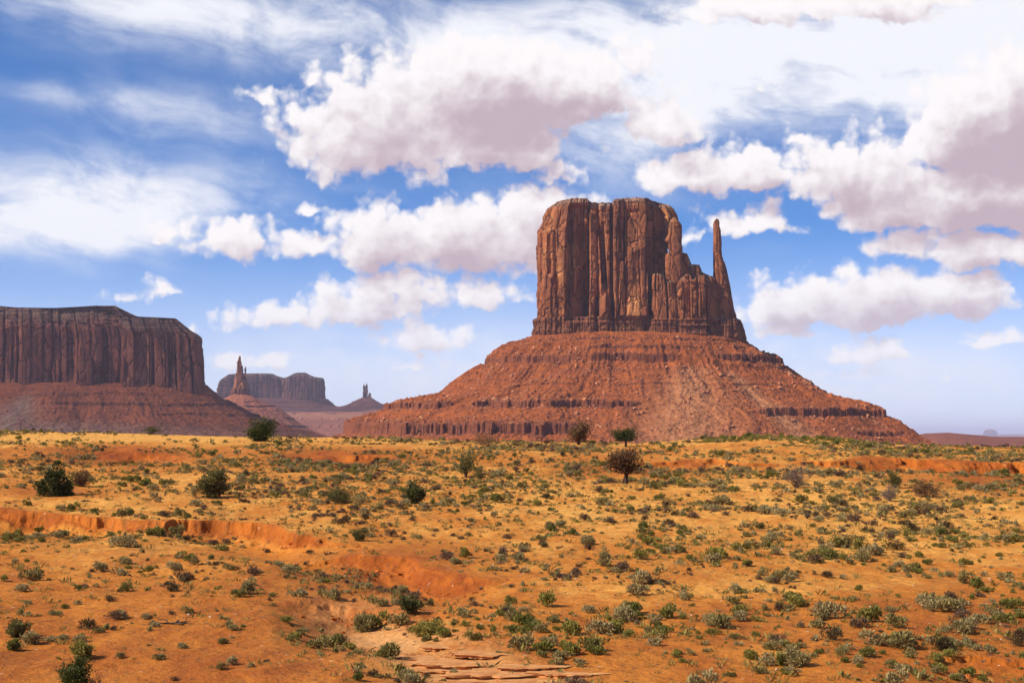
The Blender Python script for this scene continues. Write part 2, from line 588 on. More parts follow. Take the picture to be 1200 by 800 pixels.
# ------------------------------------------------------------------ the ground
# depth at which the photo shows each row of the near slope
ROWS = np.array([(505, 262), (511, 250), (518, 238), (530, 207), (550, 176), (580, 147), (610, 124), (650, 101), (690, 86), (740, 72), (800, 60), (900, 46)], float)


def _smooth_profile():
    Y = np.linspace(46, 250, 800)
    py = np.interp(Y, ROWS[::-1, 1], ROWS[::-1, 0])
    ker = np.hanning(61); ker /= ker.sum()
    py = np.convolve(np.pad(py, 30, mode="edge"), ker, mode="valid")
    return Y, (HOR - py) / F * Y


_PY, _PZ = _smooth_profile()
CREST = np.array([(-200, 504), (0, 505.5), (150, 508), (270, 511.5), (400, 513), (550, 516), (650, 518), (740, 519.5), (830, 514), (900, 511), (980, 514.5), (1050, 521), (1200, 525), (1500, 527)], float)


def base_z(px, Y):
    z = np.interp(Y, _PY, _PZ)
    near = np.interp(Y, [-60, 0, 20, 46], [-1.8, -1.9, -4.2, _PZ[0]])
    z = np.where(Y < 46, near, z)
    # crest line, then the land drops away to the valley
    cz = (HOR - np.interp(px, CREST[:, 0], CREST[:, 1])) / F * 240.0
    z = z + (cz - np.interp(240.0, _PY, _PZ)) * sst(Y, 165, 236)
    drop = np.interp(Y, [240, 262, 300, 400, 700, 1500, 3500, 90000], [0, 1.2, 5, 18, 38, 43, 44, 45])
    return np.where(Y > 240, cz - drop, z)


def y_of(px, py):
    """depth of the ground seen at a photo pixel (near slope)"""
    Y = np.linspace(48, 250, 1500)
    r = HOR - base_z(px, Y) / Y * F
    return float(np.interp(-py, -r, Y)) if r[0] > r[-1] else 100.0


# cut banks: photo points of the rim, height of the face in metres along it
BANKS = [
    ([(-120, 594), (0, 595), (45, 598), (100, 603), (150, 606), (182, 610), (210, 606), (260, 608), (310, 611), (345, 624), (400, 634)],
     [(-120, 1.4), (0, 1.5), (60, 1.25), (150, .85), (175, .95), (215, 1.45), (300, 1.5), (340, 1.0), (400, .25), (430, 0)], 11, .30),
    ([(350, 650), (420, 648), (470, 652), (500, 668), (545, 676), (580, 680)], [(320, 0), (400, .5), (440, 1.0), (500, 1.05), (545, .6), (620, 0)], 12, .45),
    ([(330, 708), (380, 703), (405, 700), (440, 704), (470, 708), (560, 712)], [(320, 0), (385, .7), (430, .6), (470, .4), (550, 0)], 13, .5),
    ([(740, 541), (900, 541), (960, 540), (1050, 538), (1110, 541), (1200, 543), (1320, 545)],
     [(735, 0), (780, .55), (880, .5), (930, .35), (1000, .8), (1060, 1.5), (1120, 2.1), (1200, 2.2), (1320, 2.0)], 14, .9),
    ([(1085, 779), (1120, 776), (1200, 774), (1300, 772)], [(1080, 0), (1120, .28), (1300, .4)], 15, .25),
    ([(90, 530), (150, 527), (215, 532)], [(85, 0), (120, .7), (190, .7), (220, 0)], 16, 1.6),
    ([(330, 531), (400, 533), (470, 535)], [(330, 0), (380, .6), (440, .6), (475, 0)], 17, 1.6),
]
BANK_DATA = []
for pts, hs, sd_, wd in BANKS:
    bx_ = np.arange(pts[0][0] - 60, pts[-1][0] + 61, 2.0)
    by_ = np.interp(bx_, [p[0] for p in pts], [y_of(*p) for p in pts])
    bh_ = np.interp(bx_, [h[0] for h in hs], [h[1] for h in hs])
    kn = np.hanning(27); kn /= kn.sum()
    by_ = np.convolve(np.pad(by_, 13, mode="edge"), kn, mode="valid")
    bh_ = np.convolve(np.pad(bh_, 13, mode="edge"), kn, mode="valid")
    BANK_DATA.append((bx_, by_, bh_, sd_, wd))


def relief(px, Y):
    """height of the ground above the smooth profile, and how much of the point is a cut face"""
    x = (px - 600) / F * Y
    fade = sst(Y, 36, 58) * (1 - sst(Y, 232, 262))
    z = fbm(x / 26, Y / 26, oct=3, seed=3) * .42 * fade * (1 - .7 * sst(Y, 180, 230))
    z = z + fbm(x / 7.0, Y / 8.0, oct=5, seed=21, gain=.58) * .26 * fade * (1 - .6 * sst(Y, 180, 230))
    z = z + fbm(x / 1.6, Y / 1.6, oct=3, seed=31) * .05 * sst(Y, 30, 50) * (1 - sst(Y, 300, 500))
    # coppice hummocks
    w = sst(fbm(x / 40, Y / 40, oct=2, seed=41), .0, .4)
    f1, f2, idn = worley(x / 3.2, Y / 3.6, 51)
    z = z + w * fade * .20 * np.clip(1 - f1 / .62, 0, 1) ** 1.5
    cut = np.zeros_like(z)
    for bx, by, hs, sd_, wd in BANK_DATA:
        if px.max() < bx[0] - 20 or px.min() > bx[-1] + 20:
            continue
        yb = np.interp(px, bx, by)
        h = np.interp(px, bx, hs)
        h = h * np.clip(1 + .45 * vnoise(x / 3.1, Y / 9, seed=sd_ + 20), .3, 1.4)
        if not (h > 0).any():
            continue
        # flutes and slumps move the rim to and fro
        fl = vnoise(x / 1.1, Y / 2.5, seed=sd_) * .55 + vnoise(x / .42, Y / 1.2, seed=sd_ + 1) * .22 + vnoise(x / .21, Y / .5, seed=sd_ + 3) * .10 + vnoise(x / 4.5, Y / 12, seed=sd_ + 2) * 1.2
        wd = wd * (1 + 5.5 * sst(vnoise(x / 3.3, Y / 14, seed=sd_ + 30), .05, .75))
        gul = np.clip(vnoise(x / 1.9 + .3 * vnoise(x, Y, seed=5), Y / 8, seed=sd_ + 5) - .15, 0, 1) * 3.0
        d = Y - yb - fl * (1 + .0 * h) - gul
        face = sst(d, -wd, wd)
        # horizontal lip a little above the middle
        low = .35 + .75 * (vnoise(x / 2.3, Y / 6, seed=sd_ + 31) * .5 + .5) + .35 * vnoise(x / .6, Y / 1.5, seed=sd_ + 32)
        part = .42 + .22 * vnoise(x / 5.0, Y / 9, seed=sd_ + 33)
        step = (1 - part) * sst(d + .2 * vnoise(x / .8, d / .3, seed=sd_ + 9), -wd * .5, wd * .45) + part * sst(d, -wd - low * 1.5, -wd * .2)
        z = z - h * (1 - step) * sst(Y, yb - 26, yb - 4)
        apron = np.exp(-((d + wd + .7) / .8) ** 2) * .18 * h
        z = z + apron * (d < 0)
        cut = np.maximum(cut, np.clip(h / .7, 0, 1) * np.clip(1 - np.abs(d + .3) / (wd + .9), 0, 1) * 1.7)
    # the wash that comes down to the slickrock at the bottom
    wx = np.interp(Y, [56, 60, 66, 72, 78, 86], [610, 570, 520, 470, 432, 410])
    dw = (px - wx) / F * Y
    ch = np.exp(-(dw / 2.3) ** 2) * sst(Y, 50, 58) * (1 - sst(Y, 80, 92))
    z = z - .38 * ch
    return z, np.clip(cut, 0, 1)


def ground_z(px, Y):
    r, c = relief(px, Y)
    return base_z(px, Y) + r


def gz(x, Y):
    x = np.atleast_1d(np.asarray(x, float)); Y = np.atleast_1d(np.asarray(Y, float))
    px = 600 + F * x / np.maximum(Y, 1.0)
    return ground_z(px, Y)


def vis_y(px, py):
    """depth of the visible ground at a photo pixel, bumps and crest included"""
    Y = np.linspace(50, 252, 2400)
    r = HOR - ground_z(np.full_like(Y, px), Y) / Y * F
    k = np.where(r <= py)[0]
    k0 = int(np.argmin(r))
    return float(Y[min(k[0], k0)]) if len(k) else float(Y[k0])


def blob(px, py, cx, cy_, rx, ry):
    return np.exp(-(((px - cx) / rx) ** 2 + ((py - cy_) / ry) ** 2))


def build_ground(mat):
    # rows get closer together where the banks stand
    Y = np.concatenate([np.linspace(-60, 40, 26)[:-1], np.linspace(40, 56, 24)[:-1]])
    d = [56.0]
    centres = [(b[1].min() - 1.6, b[1].max() + 2.4) for b in BANK_DATA[:5]]
    while d[-1] < 262:
        y = d[-1]
        st = .10 + (y - 56) / 206 * .55
        if any(a < y < b for a, b in centres):
            st = min(st, .13)
        d.append(y + st)
    Y = np.concatenate([Y, d, np.linspace(264, 420, 60), np.geomspace(430, 90000, 70)])
    inner = np.linspace(-.325, .325, 1500)
    outer = np.geomspace(.33, 1.2, 40)
    A = np.concatenate([-outer[::-1], inner, outer])
    YY, AA = np.meshgrid(Y, A, indexing="ij")
    # columns are straight lines that meet behind the camera, so the sheet also lies under it
    X = AA * np.where(YY > 40, YY, 40 + (40 - YY) * .6)
    px = 600 + F * AA
    z = np.zeros_like(X); cut = np.zeros_like(X)
    for a in range(0, len(Y), 64):
        s = slice(a, a + 64)
        pxs = 600 + F * X[s] / np.maximum(YY[s], 1.0)
        pxs = np.where(YY[s] < 30, px[s], pxs)
        r, c = relief(pxs, YY[s])
        z[s] = base_z(pxs, YY[s]) + r
        cut[s] = c
    far = fbm(X / 900, YY / 900, oct=4, seed=77) * 5 * sst(YY, 500, 1500)
    z += far
    py = HOR - z / np.maximum(YY, 20) * F
    # soil zones: yellow sand above; red earth below also paints in thin cloud shade
    sand = np.interp(py, [470, 505, 530, 560, 600, 625, 660, 700, 760, 830], [1.1, 1.02, .60, .64, .66, .56, .48, .38, .32, .28])
    sand = sand + .35 * sst(px, 350, 700) * np.interp(py, [540, 575, 640, 700, 760], [0, .35, .45, .25, .0])
    sand = sand - .75 * blob(px, py, 140, 533, 90, 12) - .55 * blob(px, py, 400, 538, 90, 12) - .5 * blob(px, py, 60, 575, 70, 7) - .4 * blob(px, py, 720, 548, 80, 10)
    sand = sand + .5 * blob(px, py, 130, 510, 180, 8) - .5 * blob(px, py, 1150, 556, 90, 14) - .5 * blob(px, py, 480, 670, 70, 30)
    sand = sand + .35 * blob(px, py, 860, 690, 160, 12) + .3 * blob(px, py, 900, 760, 60, 20)
    wx = np.interp(YY, [56, 60, 66, 72, 78, 86], [610, 570, 520, 470, 432, 410])
    wash = np.exp(-(((px - wx) / F * YY) / 2.4) ** 2) * sst(YY, 50, 57) * (1 - sst(YY, 78, 88))
    rock = np.clip(wash * 1.1, 0, 1)
    plain = sst(YY, 420, 900)
    V = np.stack([X, YY, z], -1).reshape(-1, 3)
    me = mesh_from("ground", V, grid_faces(len(Y), len(A)), mat,
                   {"sand": sand.ravel(), "rock": rock.ravel(), "cut": cut.ravel(), "plain": plain.ravel()}, smooth=True)
    return tag(obj("ground", me), kind="structure")


MAT_SOIL = ground_material()
build_ground(MAT_SOIL)

# ------------------------------------------------------------------ buttes
def columns(s, py, w, amp, crack, H, seed):
    """fractured sandstone: slabs along the wall, each with its own depth and facing, broken by ledges; returns depth into the wall"""
    q = s / w + vnoise(s / (w * 5), py / (w * 5.0), seed=seed + 3) * .16 + vnoise(s / (w * 1.1), py / (w * .5), seed=seed + 4) * .035
    i = np.floor(q)
    f = q - i
    J = .62
    lo = J * rnd(i, seed + 1)
    left = f < lo
    cell = np.where(left, i - 1, i)
    a = np.where(left, -1 + J * rnd(i - 1, seed + 1), lo)
    b = np.where(left, lo, 1 + J * rnd(i + 1, seed + 1))
    g = np.clip((f - a) / (b - a), 0, 1)
    wc = (b - a) * w
    Hc = H * (.55 + 1.3 * rnd(cell, seed + 12))
    ypos = py + 400 * rnd(cell, seed + 5) + (g - .5) * wc * 1.6 * (rnd(cell, seed + 13) - .5) + vnoise(s / 5, py / 5, seed=seed + 14) * 1.5
    kz = np.floor(ypos / Hc)
    off = rnd(cell, seed + 6) * .50 + rnd(cell, seed + 7, kz) * .50
    edge = np.minimum(g, 1 - g) * wc
    tilt = (g - .5) * (rnd(cell, seed + 8) * .6 + rnd(cell, seed + 10, kz) * .4 - .5) * 2.0
    cham = np.clip(1 - edge / (.10 * w), 0, 1) ** 2 * .22
    strong = rnd(np.where(g > .5, cell + 1, cell), seed + 9) ** 3
    ck = crack * (.10 + 2.4 * strong) * np.exp(-(edge / (.035 * w + .35)) ** 2)
    return amp * (off - .5 + tilt + cham) + ck


def seg(s, py, x0, x1, y0, y1, d, soft=1.2, softy=2.5, lean=0.0):
    """a recess (d > 0) or a slab standing out (d < 0) with straight sides"""
    m = s - lean * (py - y0) / max(1.0, (y1 - y0))
    return d * sst(m, x0 - soft, x0 + soft) * (1 - sst(m, x1 - soft, x1 + soft)) * sst(py, y0 - softy, y0 + softy) * (1 - sst(py, y1 - softy, y1 + softy))


def cliff(name, mat, parent, S, xl, xr, top, y_base, depth, dy=0.0, feats=(), seed=1, n=5.0, foot=None, batter=None, cap=8.0, xr_cut=None, pins=(), res=.7, relief_scale=1.0, rowres=.7, levels=((29, 7.5, 6.5, 60), (12, 4.2, 3.8, 24), (4.6, 1.5, 1.4, 12))):
    """upright rock body. xl, xr: [(row, px)] outline read off the photo; top: [(px, row)]; S metres per photo pixel,
    so the body stands at 2000*S metres; feats: recesses and slabs; foot: row where the blocky foot begins"""
    D = F * S + dy * S
    xl = np.array(sorted(xl), float); xr = np.array(sorted(xr), float); top = np.array(sorted(top), float)
    mid_l = np.median(xl[:, 1]); mid_r = np.median(xr[:, 1])
    hw = .5 * (mid_r - mid_l); hd = .5 * depth
    ph = np.linspace(0, 2 * np.pi, 6001) + np.pi / 2          # starts at the back
    ca, sa = np.cos(ph), np.sin(ph)
    ua = np.sign(ca) * np.abs(ca) ** (2 / n); ub = np.sign(sa) * np.abs(sa) ** (2 / n)
    L = np.concatenate([[0], np.cumsum(np.hypot(np.diff(ua * hw), np.diff(ub * hd)))])
    dens = np.where(ub > .55, .25, 1.0)
    Lw = np.concatenate([[0], np.cumsum(np.hypot(np.diff(ua * hw), np.diff(ub * hd)) * dens[1:])])
    nc = int(max(40, Lw[-1] / res))
    tt = np.linspace(0, Lw[-1], nc, endpoint=False)
    a = np.interp(tt, Lw, ua); b = np.interp(tt, Lw, ub); arc = np.interp(tt, Lw, L)
    front0 = np.interp(.5, [0, 1], [0, L[-1]])                # arc length at the middle of the front
    sgn = 1.0 if ua[1500] < 0 else -1.0
    s_arc = (arc - front0) * sgn + .5 * (mid_l + mid_r)
    nx = np.sign(a) * np.abs(a) ** (n - 1) / hw; ny = np.sign(b) * np.abs(b) ** (n - 1) / hd
    ln = np.hypot(nx, ny); nx /= ln; ny /= ln
    H = y_base - top[:, 1].min()
    nr = int(max(12, H / rowres))
    t = np.linspace(0, 1, nr)[:, None]
    pxm = .5 * (mid_l + mid_r) + a * hw
    for _ in range(2):
        y1 = np.interp(pxm, top[:, 0], top[:, 1])
        pw = 1.0 if mid_r - mid_l < 60 else 3.5
        pxm = .5 * (mid_l + mid_r) + a * hw + (np.interp(y1, xr[:, 0], xr[:, 1]) - mid_r) * ((1 + a) / 2) ** pw + (np.interp(y1, xl[:, 0], xl[:, 1]) - mid_l) * ((1 - a) / 2) ** pw
    yt = (np.interp(pxm, top[:, 0], top[:, 1]) + min(1.0, hw / 30) * (vnoise(pxm / 2.1, b * hd / 6, seed=seed + 80) * .7 + vnoise(pxm / 6.0, b * hd / 9, seed=seed + 81) * .8))[None, :]
    py = y_base + t * (yt - y_base)
    l = np.interp(py, xl[:, 0], xl[:, 1]); r = np.interp(py, xr[:, 0], xr[:, 1])
    pw = 1.0 if mid_r - mid_l < 60 else 3.5
    wr = ((1 + a[None]) / 2) ** pw; wl = ((1 - a[None]) / 2) ** pw
    PX = .5 * (mid_l + mid_r) + a[None] * hw + (r - mid_r) * wr + (l - mid_l) * wl
    if xr_cut is not None:
        xc = np.array(xr_cut, float)
        PX = PX - np.interp(py, xc[:, 0], xc[:, 1], left=0, right=0) * sst(a[None], .72, .86)
    PYd = np.broadcast_to(b[None] * hd, PX.shape)
    s = np.where((b < -.9)[None, :], .5 * PX + .5 * s_arc[None], np.broadcast_to(s_arc[None], PX.shape))
    dlt = np.zeros_like(PX)
    for k, (w, amp, ck, bh) in enumerate(levels):
        dlt += relief_scale * columns(s, py, w, amp, ck, bh, seed * 100 + k * 20)
    dlt += relief_scale * (fbm(s / 16, py / 22, oct=6, seed=seed, gain=.62) * 2.0 + .8)
    calm = sst(fbm(s / 30, py / 45, oct=2, seed=seed + 33), -.25, .25)
    w, amp, ck, bh = levels[-1]
    dlt -= relief_scale * columns(s, py, w, amp, ck, bh, seed * 100 + (len(levels) - 1) * 20) * calm * .85
    frontness = sst(-b, .3, .8)[None]
    if batter is not None:
        bt = np.array(sorted(batter), float)
        dlt += np.interp(py + vnoise(s / 9, py / 3, seed=seed + 34) * 1.6, bt[:, 0], bt[:, 1])
    for ft in feats:
        dlt += seg(s, py, *ft) * frontness
    for (xc_, hwid, ytop, steep, d_) in pins:
        # a leaning slab with a pointed head, standing out from the wall
        u = np.abs(s - xc_) / hwid
        inb = (1 - sst(u, .9, 1.1)) * sst(py, ytop + steep * u * hwid - 1, ytop + steep * u * hwid + 1.5)
        dlt += frontness * inb * (-d_ * (1 - .55 * u) - .03 * (py - ytop))
    ft_ = np.zeros_like(PX)
    if foot is not None:
        ft_ = sst(py, foot - 1.0, foot + 1.0)
        blocks = columns(s, py, 4.6, 2.0, 1.6, 7, seed * 100 + 71) + vnoise(s / 90, py / 2.4, seed=seed + 60) * 1.3
        dlt = dlt * (1 - .72 * ft_) + ft_ * (blocks - 2.2)
    # worn rim
    rim = np.clip((py - yt) / 9.0, 0, 1)
    dlt += (1 - rim) ** 3 * 1.2 + (1 - np.clip((py - yt) / 26.0, 0, 1)) * .9 * vnoise(s / 60, py / 2.2, seed=seed + 61)
    wid = np.clip((r - l) / (1.7 * hw), .35, 1.0)
    if hw < 25:
        dlt = dlt - .75 * dlt.mean() * (1 - ft_)
    if xr_cut is not None:
        dlt = dlt * (1 - .9 * sst(a[None], .70, .80) * (np.interp(py, xc[:, 0], xc[:, 1], left=0, right=0) > 0))
    dlt = np.clip(dlt * wid, -7, .42 * np.minimum(r - l, 2 * hd) )
    X = PX - nx[None] * dlt - 600
    Yp = PYd - ny[None] * dlt
    cp = (1 - sst((py - yt), cap * .35, cap)) * np.ones_like(PX)
    Z = HOR - py
    ringsX, ringsY, ringsZ = [X], [Yp], [Z]
    cx = X[-1].mean(); cyy = Yp[-1].mean()
    caps = [cp]; foots = [ft_]
    for f in (.975, .93, .85, .70, .5, .28, .02):
        xx = cx + (X[-1] - cx) * f; yy = cyy + (Yp[-1] - cyy) * f
        zz = HOR - np.interp(xx + 600, top[:, 0], top[:, 1]) + (1 - f) * 1.2 + fbm(xx / 9, yy / 9, oct=3, seed=seed + 40) * 1.0 * min(1, hw / 30)
        ringsX.append(xx[None]); ringsY.append(yy[None]); ringsZ.append(zz[None])
        caps.append(np.ones_like(xx)[None]); foots.append(np.zeros_like(xx)[None])
    X = np.concatenate(ringsX); Yp = np.concatenate(ringsY); Z = np.concatenate(ringsZ)
    # the side walls run away from the viewpoint's side of the valley
    kx = (Yp * S + D) / (F * S)
    kz = (D - .5 * hd * S) / (F * S)
    V = np.stack([X * S * kx, Yp * S + D, Z * S * kz], -1).reshape(-1, 3)
    if parent is not None:
        V = V - np.array(parent.location)
    Fq = grid_faces(len(X), nc, wrap=True)
    if sgn > 0:
        pass
    me = mesh_from(name, V, Fq, mat, {"cap": np.concatenate(caps).ravel(), "foot": np.concatenate(foots).ravel()})
    # outward facing check
    return obj(name, me, parent)


def talus(name, mat, parent, S, cpx, hw, hd, cy_off, zt, prof, ledges=(), seed=1, ncol=1500, res=.75, rubble=1.0, scree=(), n=3.0, th0=150, th1=390):
    """apron of debris round a rock body. prof: dict of (distance out, row) lists for left, front and right, in photo pixels"""
    D = F * S
    th = np.concatenate([np.radians(np.linspace(th0, th1, ncol)), np.radians(np.linspace(th1, th0 + 360, 90)[1:-1])])
    c, s_ = np.cos(th), np.sin(th)
    bx = cpx + hw * np.sign(c) * np.abs(c) ** (2 / n); by = cy_off + hd * np.sign(s_) * np.abs(s_) ** (2 / n)
    rmax = max(max(p[0] for p in v) for v in prof.values())
    nr = int(rmax / res)
    r = np.linspace(0, rmax, nr)[:, None]
    w = {"left": np.clip(-c, 0, 1) ** 2, "right": np.clip(c, 0, 1) ** 2, "front": s_ ** 2}
    py = 0
    for k, v in prof.items():
        v = np.array(v, float)
        py = py + w[k][None] * np.interp(r, v[:, 0], v[:, 1])
    PX = bx[None] + r * c[None]; PY = by[None] + r * s_[None]
    arc = np.concatenate([[0], np.cumsum(np.hypot(np.diff(bx + .5 * rmax * c), np.diff(by + .5 * rmax * s_)))])[None]
    arc = np.broadcast_to(arc, PX.shape)
    # gullies and ribs that run down the slope
    g = fbm(arc / 34 + .25 * vnoise(PX / 40, PY / 40, seed=seed + 4), r / 190, oct=4, seed=seed + 5)
    g = g - .5 * np.clip(g - .1, 0, 1)
    rr = sst(r, 4, 40)
    py = py + rr * g * 14.0 * np.clip(rubble, .4, 1) + sst(r, 1, 14) * fbm(PX / 30, PY / 30, oct=6, seed=seed + 6, gain=.55) * 3.6 * rubble
    led = np.zeros_like(py)
    for (lv, half, lx0, lx1, amt) in ledges:
        # lv = row of the ledge; half = half height of its face; active between lx0 and lx1 across the photo
        lvv = lv + fbm(PX / 70, PY / 70, oct=2, seed=seed + int(lv)) * 2.0 + vnoise(PX / 7.5, PY / 7.5, seed=seed + int(lv) + 3) * half * .45 + vnoise(PX / 3.2, PY / 3.2, seed=seed + int(lv) + 1) * half * .32 + vnoise(PX / 1.7, PY / 1.7, seed=seed + int(lv) + 2) * half * .14
        act = amt * sst(PX, lx0 - 14, lx0 + 14) * (1 - sst(PX, lx1 - 14, lx1 + 14)) * sst(fbm(PX / 45, PY / 45, oct=2, seed=seed + int(lv) + 9), -.42 - .22 * (half > 4.5), -.12 - .22 * (half > 4.5))
        u = (py - lvv) / (half * 1.7)
        inside = np.abs(u) < 1
        terr = lvv + half * 1.7 * np.sign(u) * np.abs(u) ** .16
        py = np.where(inside, py * (1 - act) + terr * act, py)
        led = np.maximum(led, act * np.exp(-(u / .34) ** 2))
    f1, f2, idn = worley(PX / 5.0, PY / 5.0, seed + 15)
    py = py - sst(r, 2, 12) * rubble * (idn > .72) * (idn - .5) * 4.0 * np.clip(1 - f1 / .5, 0, 1) ** .6
    f1, f2, idn = worley(PX / 2.4, PY / 2.4, seed + 16)
    py = py - sst(r, 2, 12) * rubble * idn ** 2 * .8 * np.clip(1 - f1 / .5, 0, 1) ** .6
    sc = np.zeros_like(py)
    for (x0, y0, x1, y1, wd) in scree:
        t_ = np.clip((py - y0) / (y1 - y0), 0, 1)
        cx = x0 + (x1 - x0) * t_
        sc = np.maximum(sc, np.exp(-((PX - cx) / (wd * (.35 + t_))) ** 2) * sst(py, y0 - 6, y0 + 14) * (PY < cy_off))
    Z = HOR - py
    V = np.stack([(PX - 600) * S, PY * S + D, Z * S], -1).reshape(-1, 3)
    if parent is not None:
        V = V - np.array(parent.location)
    me = mesh_from(name, V, grid_faces(nr, len(th), wrap=True)[:, ::-1], mat, {"scree": sc.ravel(), "ledge": led.ravel()})
    o = obj(name, me, parent)
    return o, (PX, PY, Z, S, D)


# ---- the great butte with its thumb (one photo pixel = one metre, 2 km away)
M_WALL = rock_material("red_sandstone", 1.0)
M_TALUS = talus_material("red_talus", 1.0)
butte = empty("sandstone_butte", (150, 2000, -40), "towering red butte with one thin rock spire standing at its right shoulder", "butte")
feats = [
    (664.5, 691, 243, 378, 13.0, .9, 3), (680, 691, 266, 372, 7.0, 2.0, 8), (641, 646, 278, 322, 8, .9, 5), (651.5, 654.5, 324, 362, 5, .8, 8, 2.0),
    (628, 664, 230, 270, 5.0, 1.0, 2.0), (691, 704, 240, 380, 4.0, 1.0, 3), (703, 709, 270, 336, 16, 1.2, 10, 3.0), (715.5, 719.5, 238, 382, 10, .8, 3),
    (690, 692, 262, 335, 6, .8, 12), (709, 716, 252, 330, -1.0, .8, 8),
    (719, 759.5, 236, 376, -9.0, .9, 3), (721, 734, 257, 303, 2.4, .8, 1.5, .5), (735, 749, 249, 292, 2.8, .8, 1.5), (726, 732, 304, 309, 5.0, 1.0, 1.0), (734, 736, 240, 330, 2.5, .6, 12),
    (759.5, 786, 236, 374, 11.0, 1.0, 3), (780, 783.5, 276, 312, 7.0, .8, 8), (728, 742, 332, 372, 2.2, .8, 2, 3), (742, 759, 300, 340, 1.8, .8, 3),
    (684, 689, 350, 384, 8, 1, 8), (698, 702, 346, 376, 6, 1, 8), (718, 721, 345, 384, 8, .8, 3), (655, 663, 296, 335, -2.0, .8, 4), (671, 676, 250, 345, -3.5, .8, 9),
]
pins = [(711, 8, 346, .9, 9), (691, 6, 352, 2.2, 6), (648, 7, 326, 2.5, 3), (738, 8, 350, 1.2, 3), (668, 7, 338, 3.0, 5)]
cliff("cliff", M_WALL, butte, 1.0,
      xl=[(228, 652), (238, 648), (243, 642), (250, 639), (260, 636.5), (266, 633), (270, 630.5), (372, 630), (374, 627), (396, 626.5)],
      xr=[(228, 784), (240, 789), (244, 793), (252, 797), (258, 798), (274, 799), (301, 800), (372, 803), (396, 806)],
      top=[(620, 246), (640, 241), (648, 238), (655, 235), (672, 234.4), (689, 235), (691, 239.5), (708, 240), (717, 239), (722, 236), (735, 234.3), (757, 234), (766, 236), (773, 239), (786, 241), (791, 242), (800, 250)],
      y_base=400, depth=112, feats=feats, pins=pins, xr_cut=[(282.5, 0), (284, 17.5), (296, 15.5), (299, 0)], seed=3, n=4.2, foot=372)
# thin slab at the right edge with a slit of daylight beside it
cliff("rock_slab", M_WALL, butte, 1.0,
      xl=[(256, 786), (275, 783), (282, 779), (284, 783.4), (295, 784.8), (297, 780), (372, 779), (396, 779)], xr=[(256, 796), (262, 800), (330, 801), (396, 806)],
      top=[(778, 268), (786, 257), (792, 254), (799, 259)], y_base=400, depth=12, dy=-50, seed=8, n=4, foot=372, relief_scale=.35, cap=1)
cliff("rock_shoulder", M_WALL, butte, 1.0, xl=[(296, 796), (400, 794)], xr=[(300, 829), (322, 838), (328, 843), (372, 846), (400, 848)],
      top=[(794, 299), (797, 296), (806, 297.5), (807.5, 300), (808.2, 316), (810, 315.5), (810.8, 311), (813.5, 309.6), (820.6, 310.6), (821.6, 319), (826, 320.5), (832, 323), (838, 325), (845, 330)],
      y_base=400, depth=40, dy=-28, seed=22, n=4, foot=374, cap=2, levels=((13, 5.0, 3.5, 26), (6, 2.4, 2.0, 14)))
cliff("rock_shoulder", M_WALL, butte, 1.0, xl=[(316, 764), (335, 762), (400, 760)], xr=[(326, 795), (345, 800), (400, 803)],
      top=[(760, 327), (763.5, 321.5), (771, 320.6), (778, 323), (780, 331), (788, 329), (792, 333), (795, 331), (802, 335)],
      y_base=400, depth=30, dy=-46, seed=26, n=4.0, foot=374, cap=1.5, levels=((13, 5.0, 3.6, 30), (5.5, 2.2, 1.8, 16)))
cliff("rock_shoulder", M_WALL, butte, 1.0, xl=[(322, 795), (340, 792), (400, 791)], xr=[(330, 832), (345, 836), (400, 838.5)],
      top=[(790, 329), (795, 326), (801, 325.6), (804, 321), (807, 320), (811, 326), (814, 329), (818, 324), (826, 323), (831, 328), (837, 333)],
      y_base=400, depth=36, dy=-46, seed=31, n=3.6, foot=374, cap=2, levels=((12, 7.5, 5.0, 24), (6, 3.6, 2.8, 12)))
cliff("rock_spire", M_WALL, butte, 1.0,
      xl=[(254, 838), (259, 837), (262, 836), (264, 837), (330, 835.8), (372, 839), (378, 838), (400, 836)],
      xr=[(254, 844.5), (258, 845), (264, 844.5), (268, 846), (298, 847.5), (316, 853), (335, 857), (360, 861), (372, 864), (376, 867), (386, 870), (400, 872.5)],
      top=[(836, 260), (838.5, 257.5), (841, 256), (844, 256.5), (846, 258)], y_base=402, depth=24, dy=-30, seed=41, n=3.2, foot=374, cap=1.0, relief_scale=.75,
      levels=((12, 3.0, 2.6, 30), (4.6, 1.8, 1.5, 16)))
cliff("rock_foot", M_WALL, butte, 1.0, xl=[(374, 800), (402, 797)], xr=[(372, 864), (380, 868), (386, 870.5), (402, 872.5)],
      top=[(795, 375), (866, 375), (872, 383)], y_base=402, depth=84, dy=-14, seed=44, n=5, foot=372, cap=1)
TAL, TDATA = talus("talus_slope", M_TALUS, butte, 1.0, 749.5, 123, 62, 0, 0,
      {"left": [(0, 392), (40, 413), (55, 423), (57.5, 430), (112, 465), (160, 474), (185, 488), (205, 495), (220, 498), (223, 511), (240, 518), (300, 552)],
       "front": [(0, 392), (12, 398), (38, 413), (52, 423), (55, 430), (108, 462), (150, 476), (175, 488), (205, 500), (235, 512), (300, 552)],
       "right": [(0, 400), (21, 418), (42, 429), (45, 437), (109, 473), (155, 484), (160, 491), (186, 512), (215, 530), (300, 560)]},
      ledges=[(402, 1.6, 560, 940, .55), (411, 1.8, 690, 900, .8), (424, 3.4, 560, 940, 1.0), (478, 3.0, 440, 730, 1.0), (486, 3.6, 855, 1040, 1.0), (503, 5.0, 380, 670, 1.0), (509, 3.0, 960, 1080, .6), (455, 1.5, 600, 900, .5)],
      seed=5, scree=[(800, 432, 770, 530, 50), (838, 436, 905, 520, 16)])

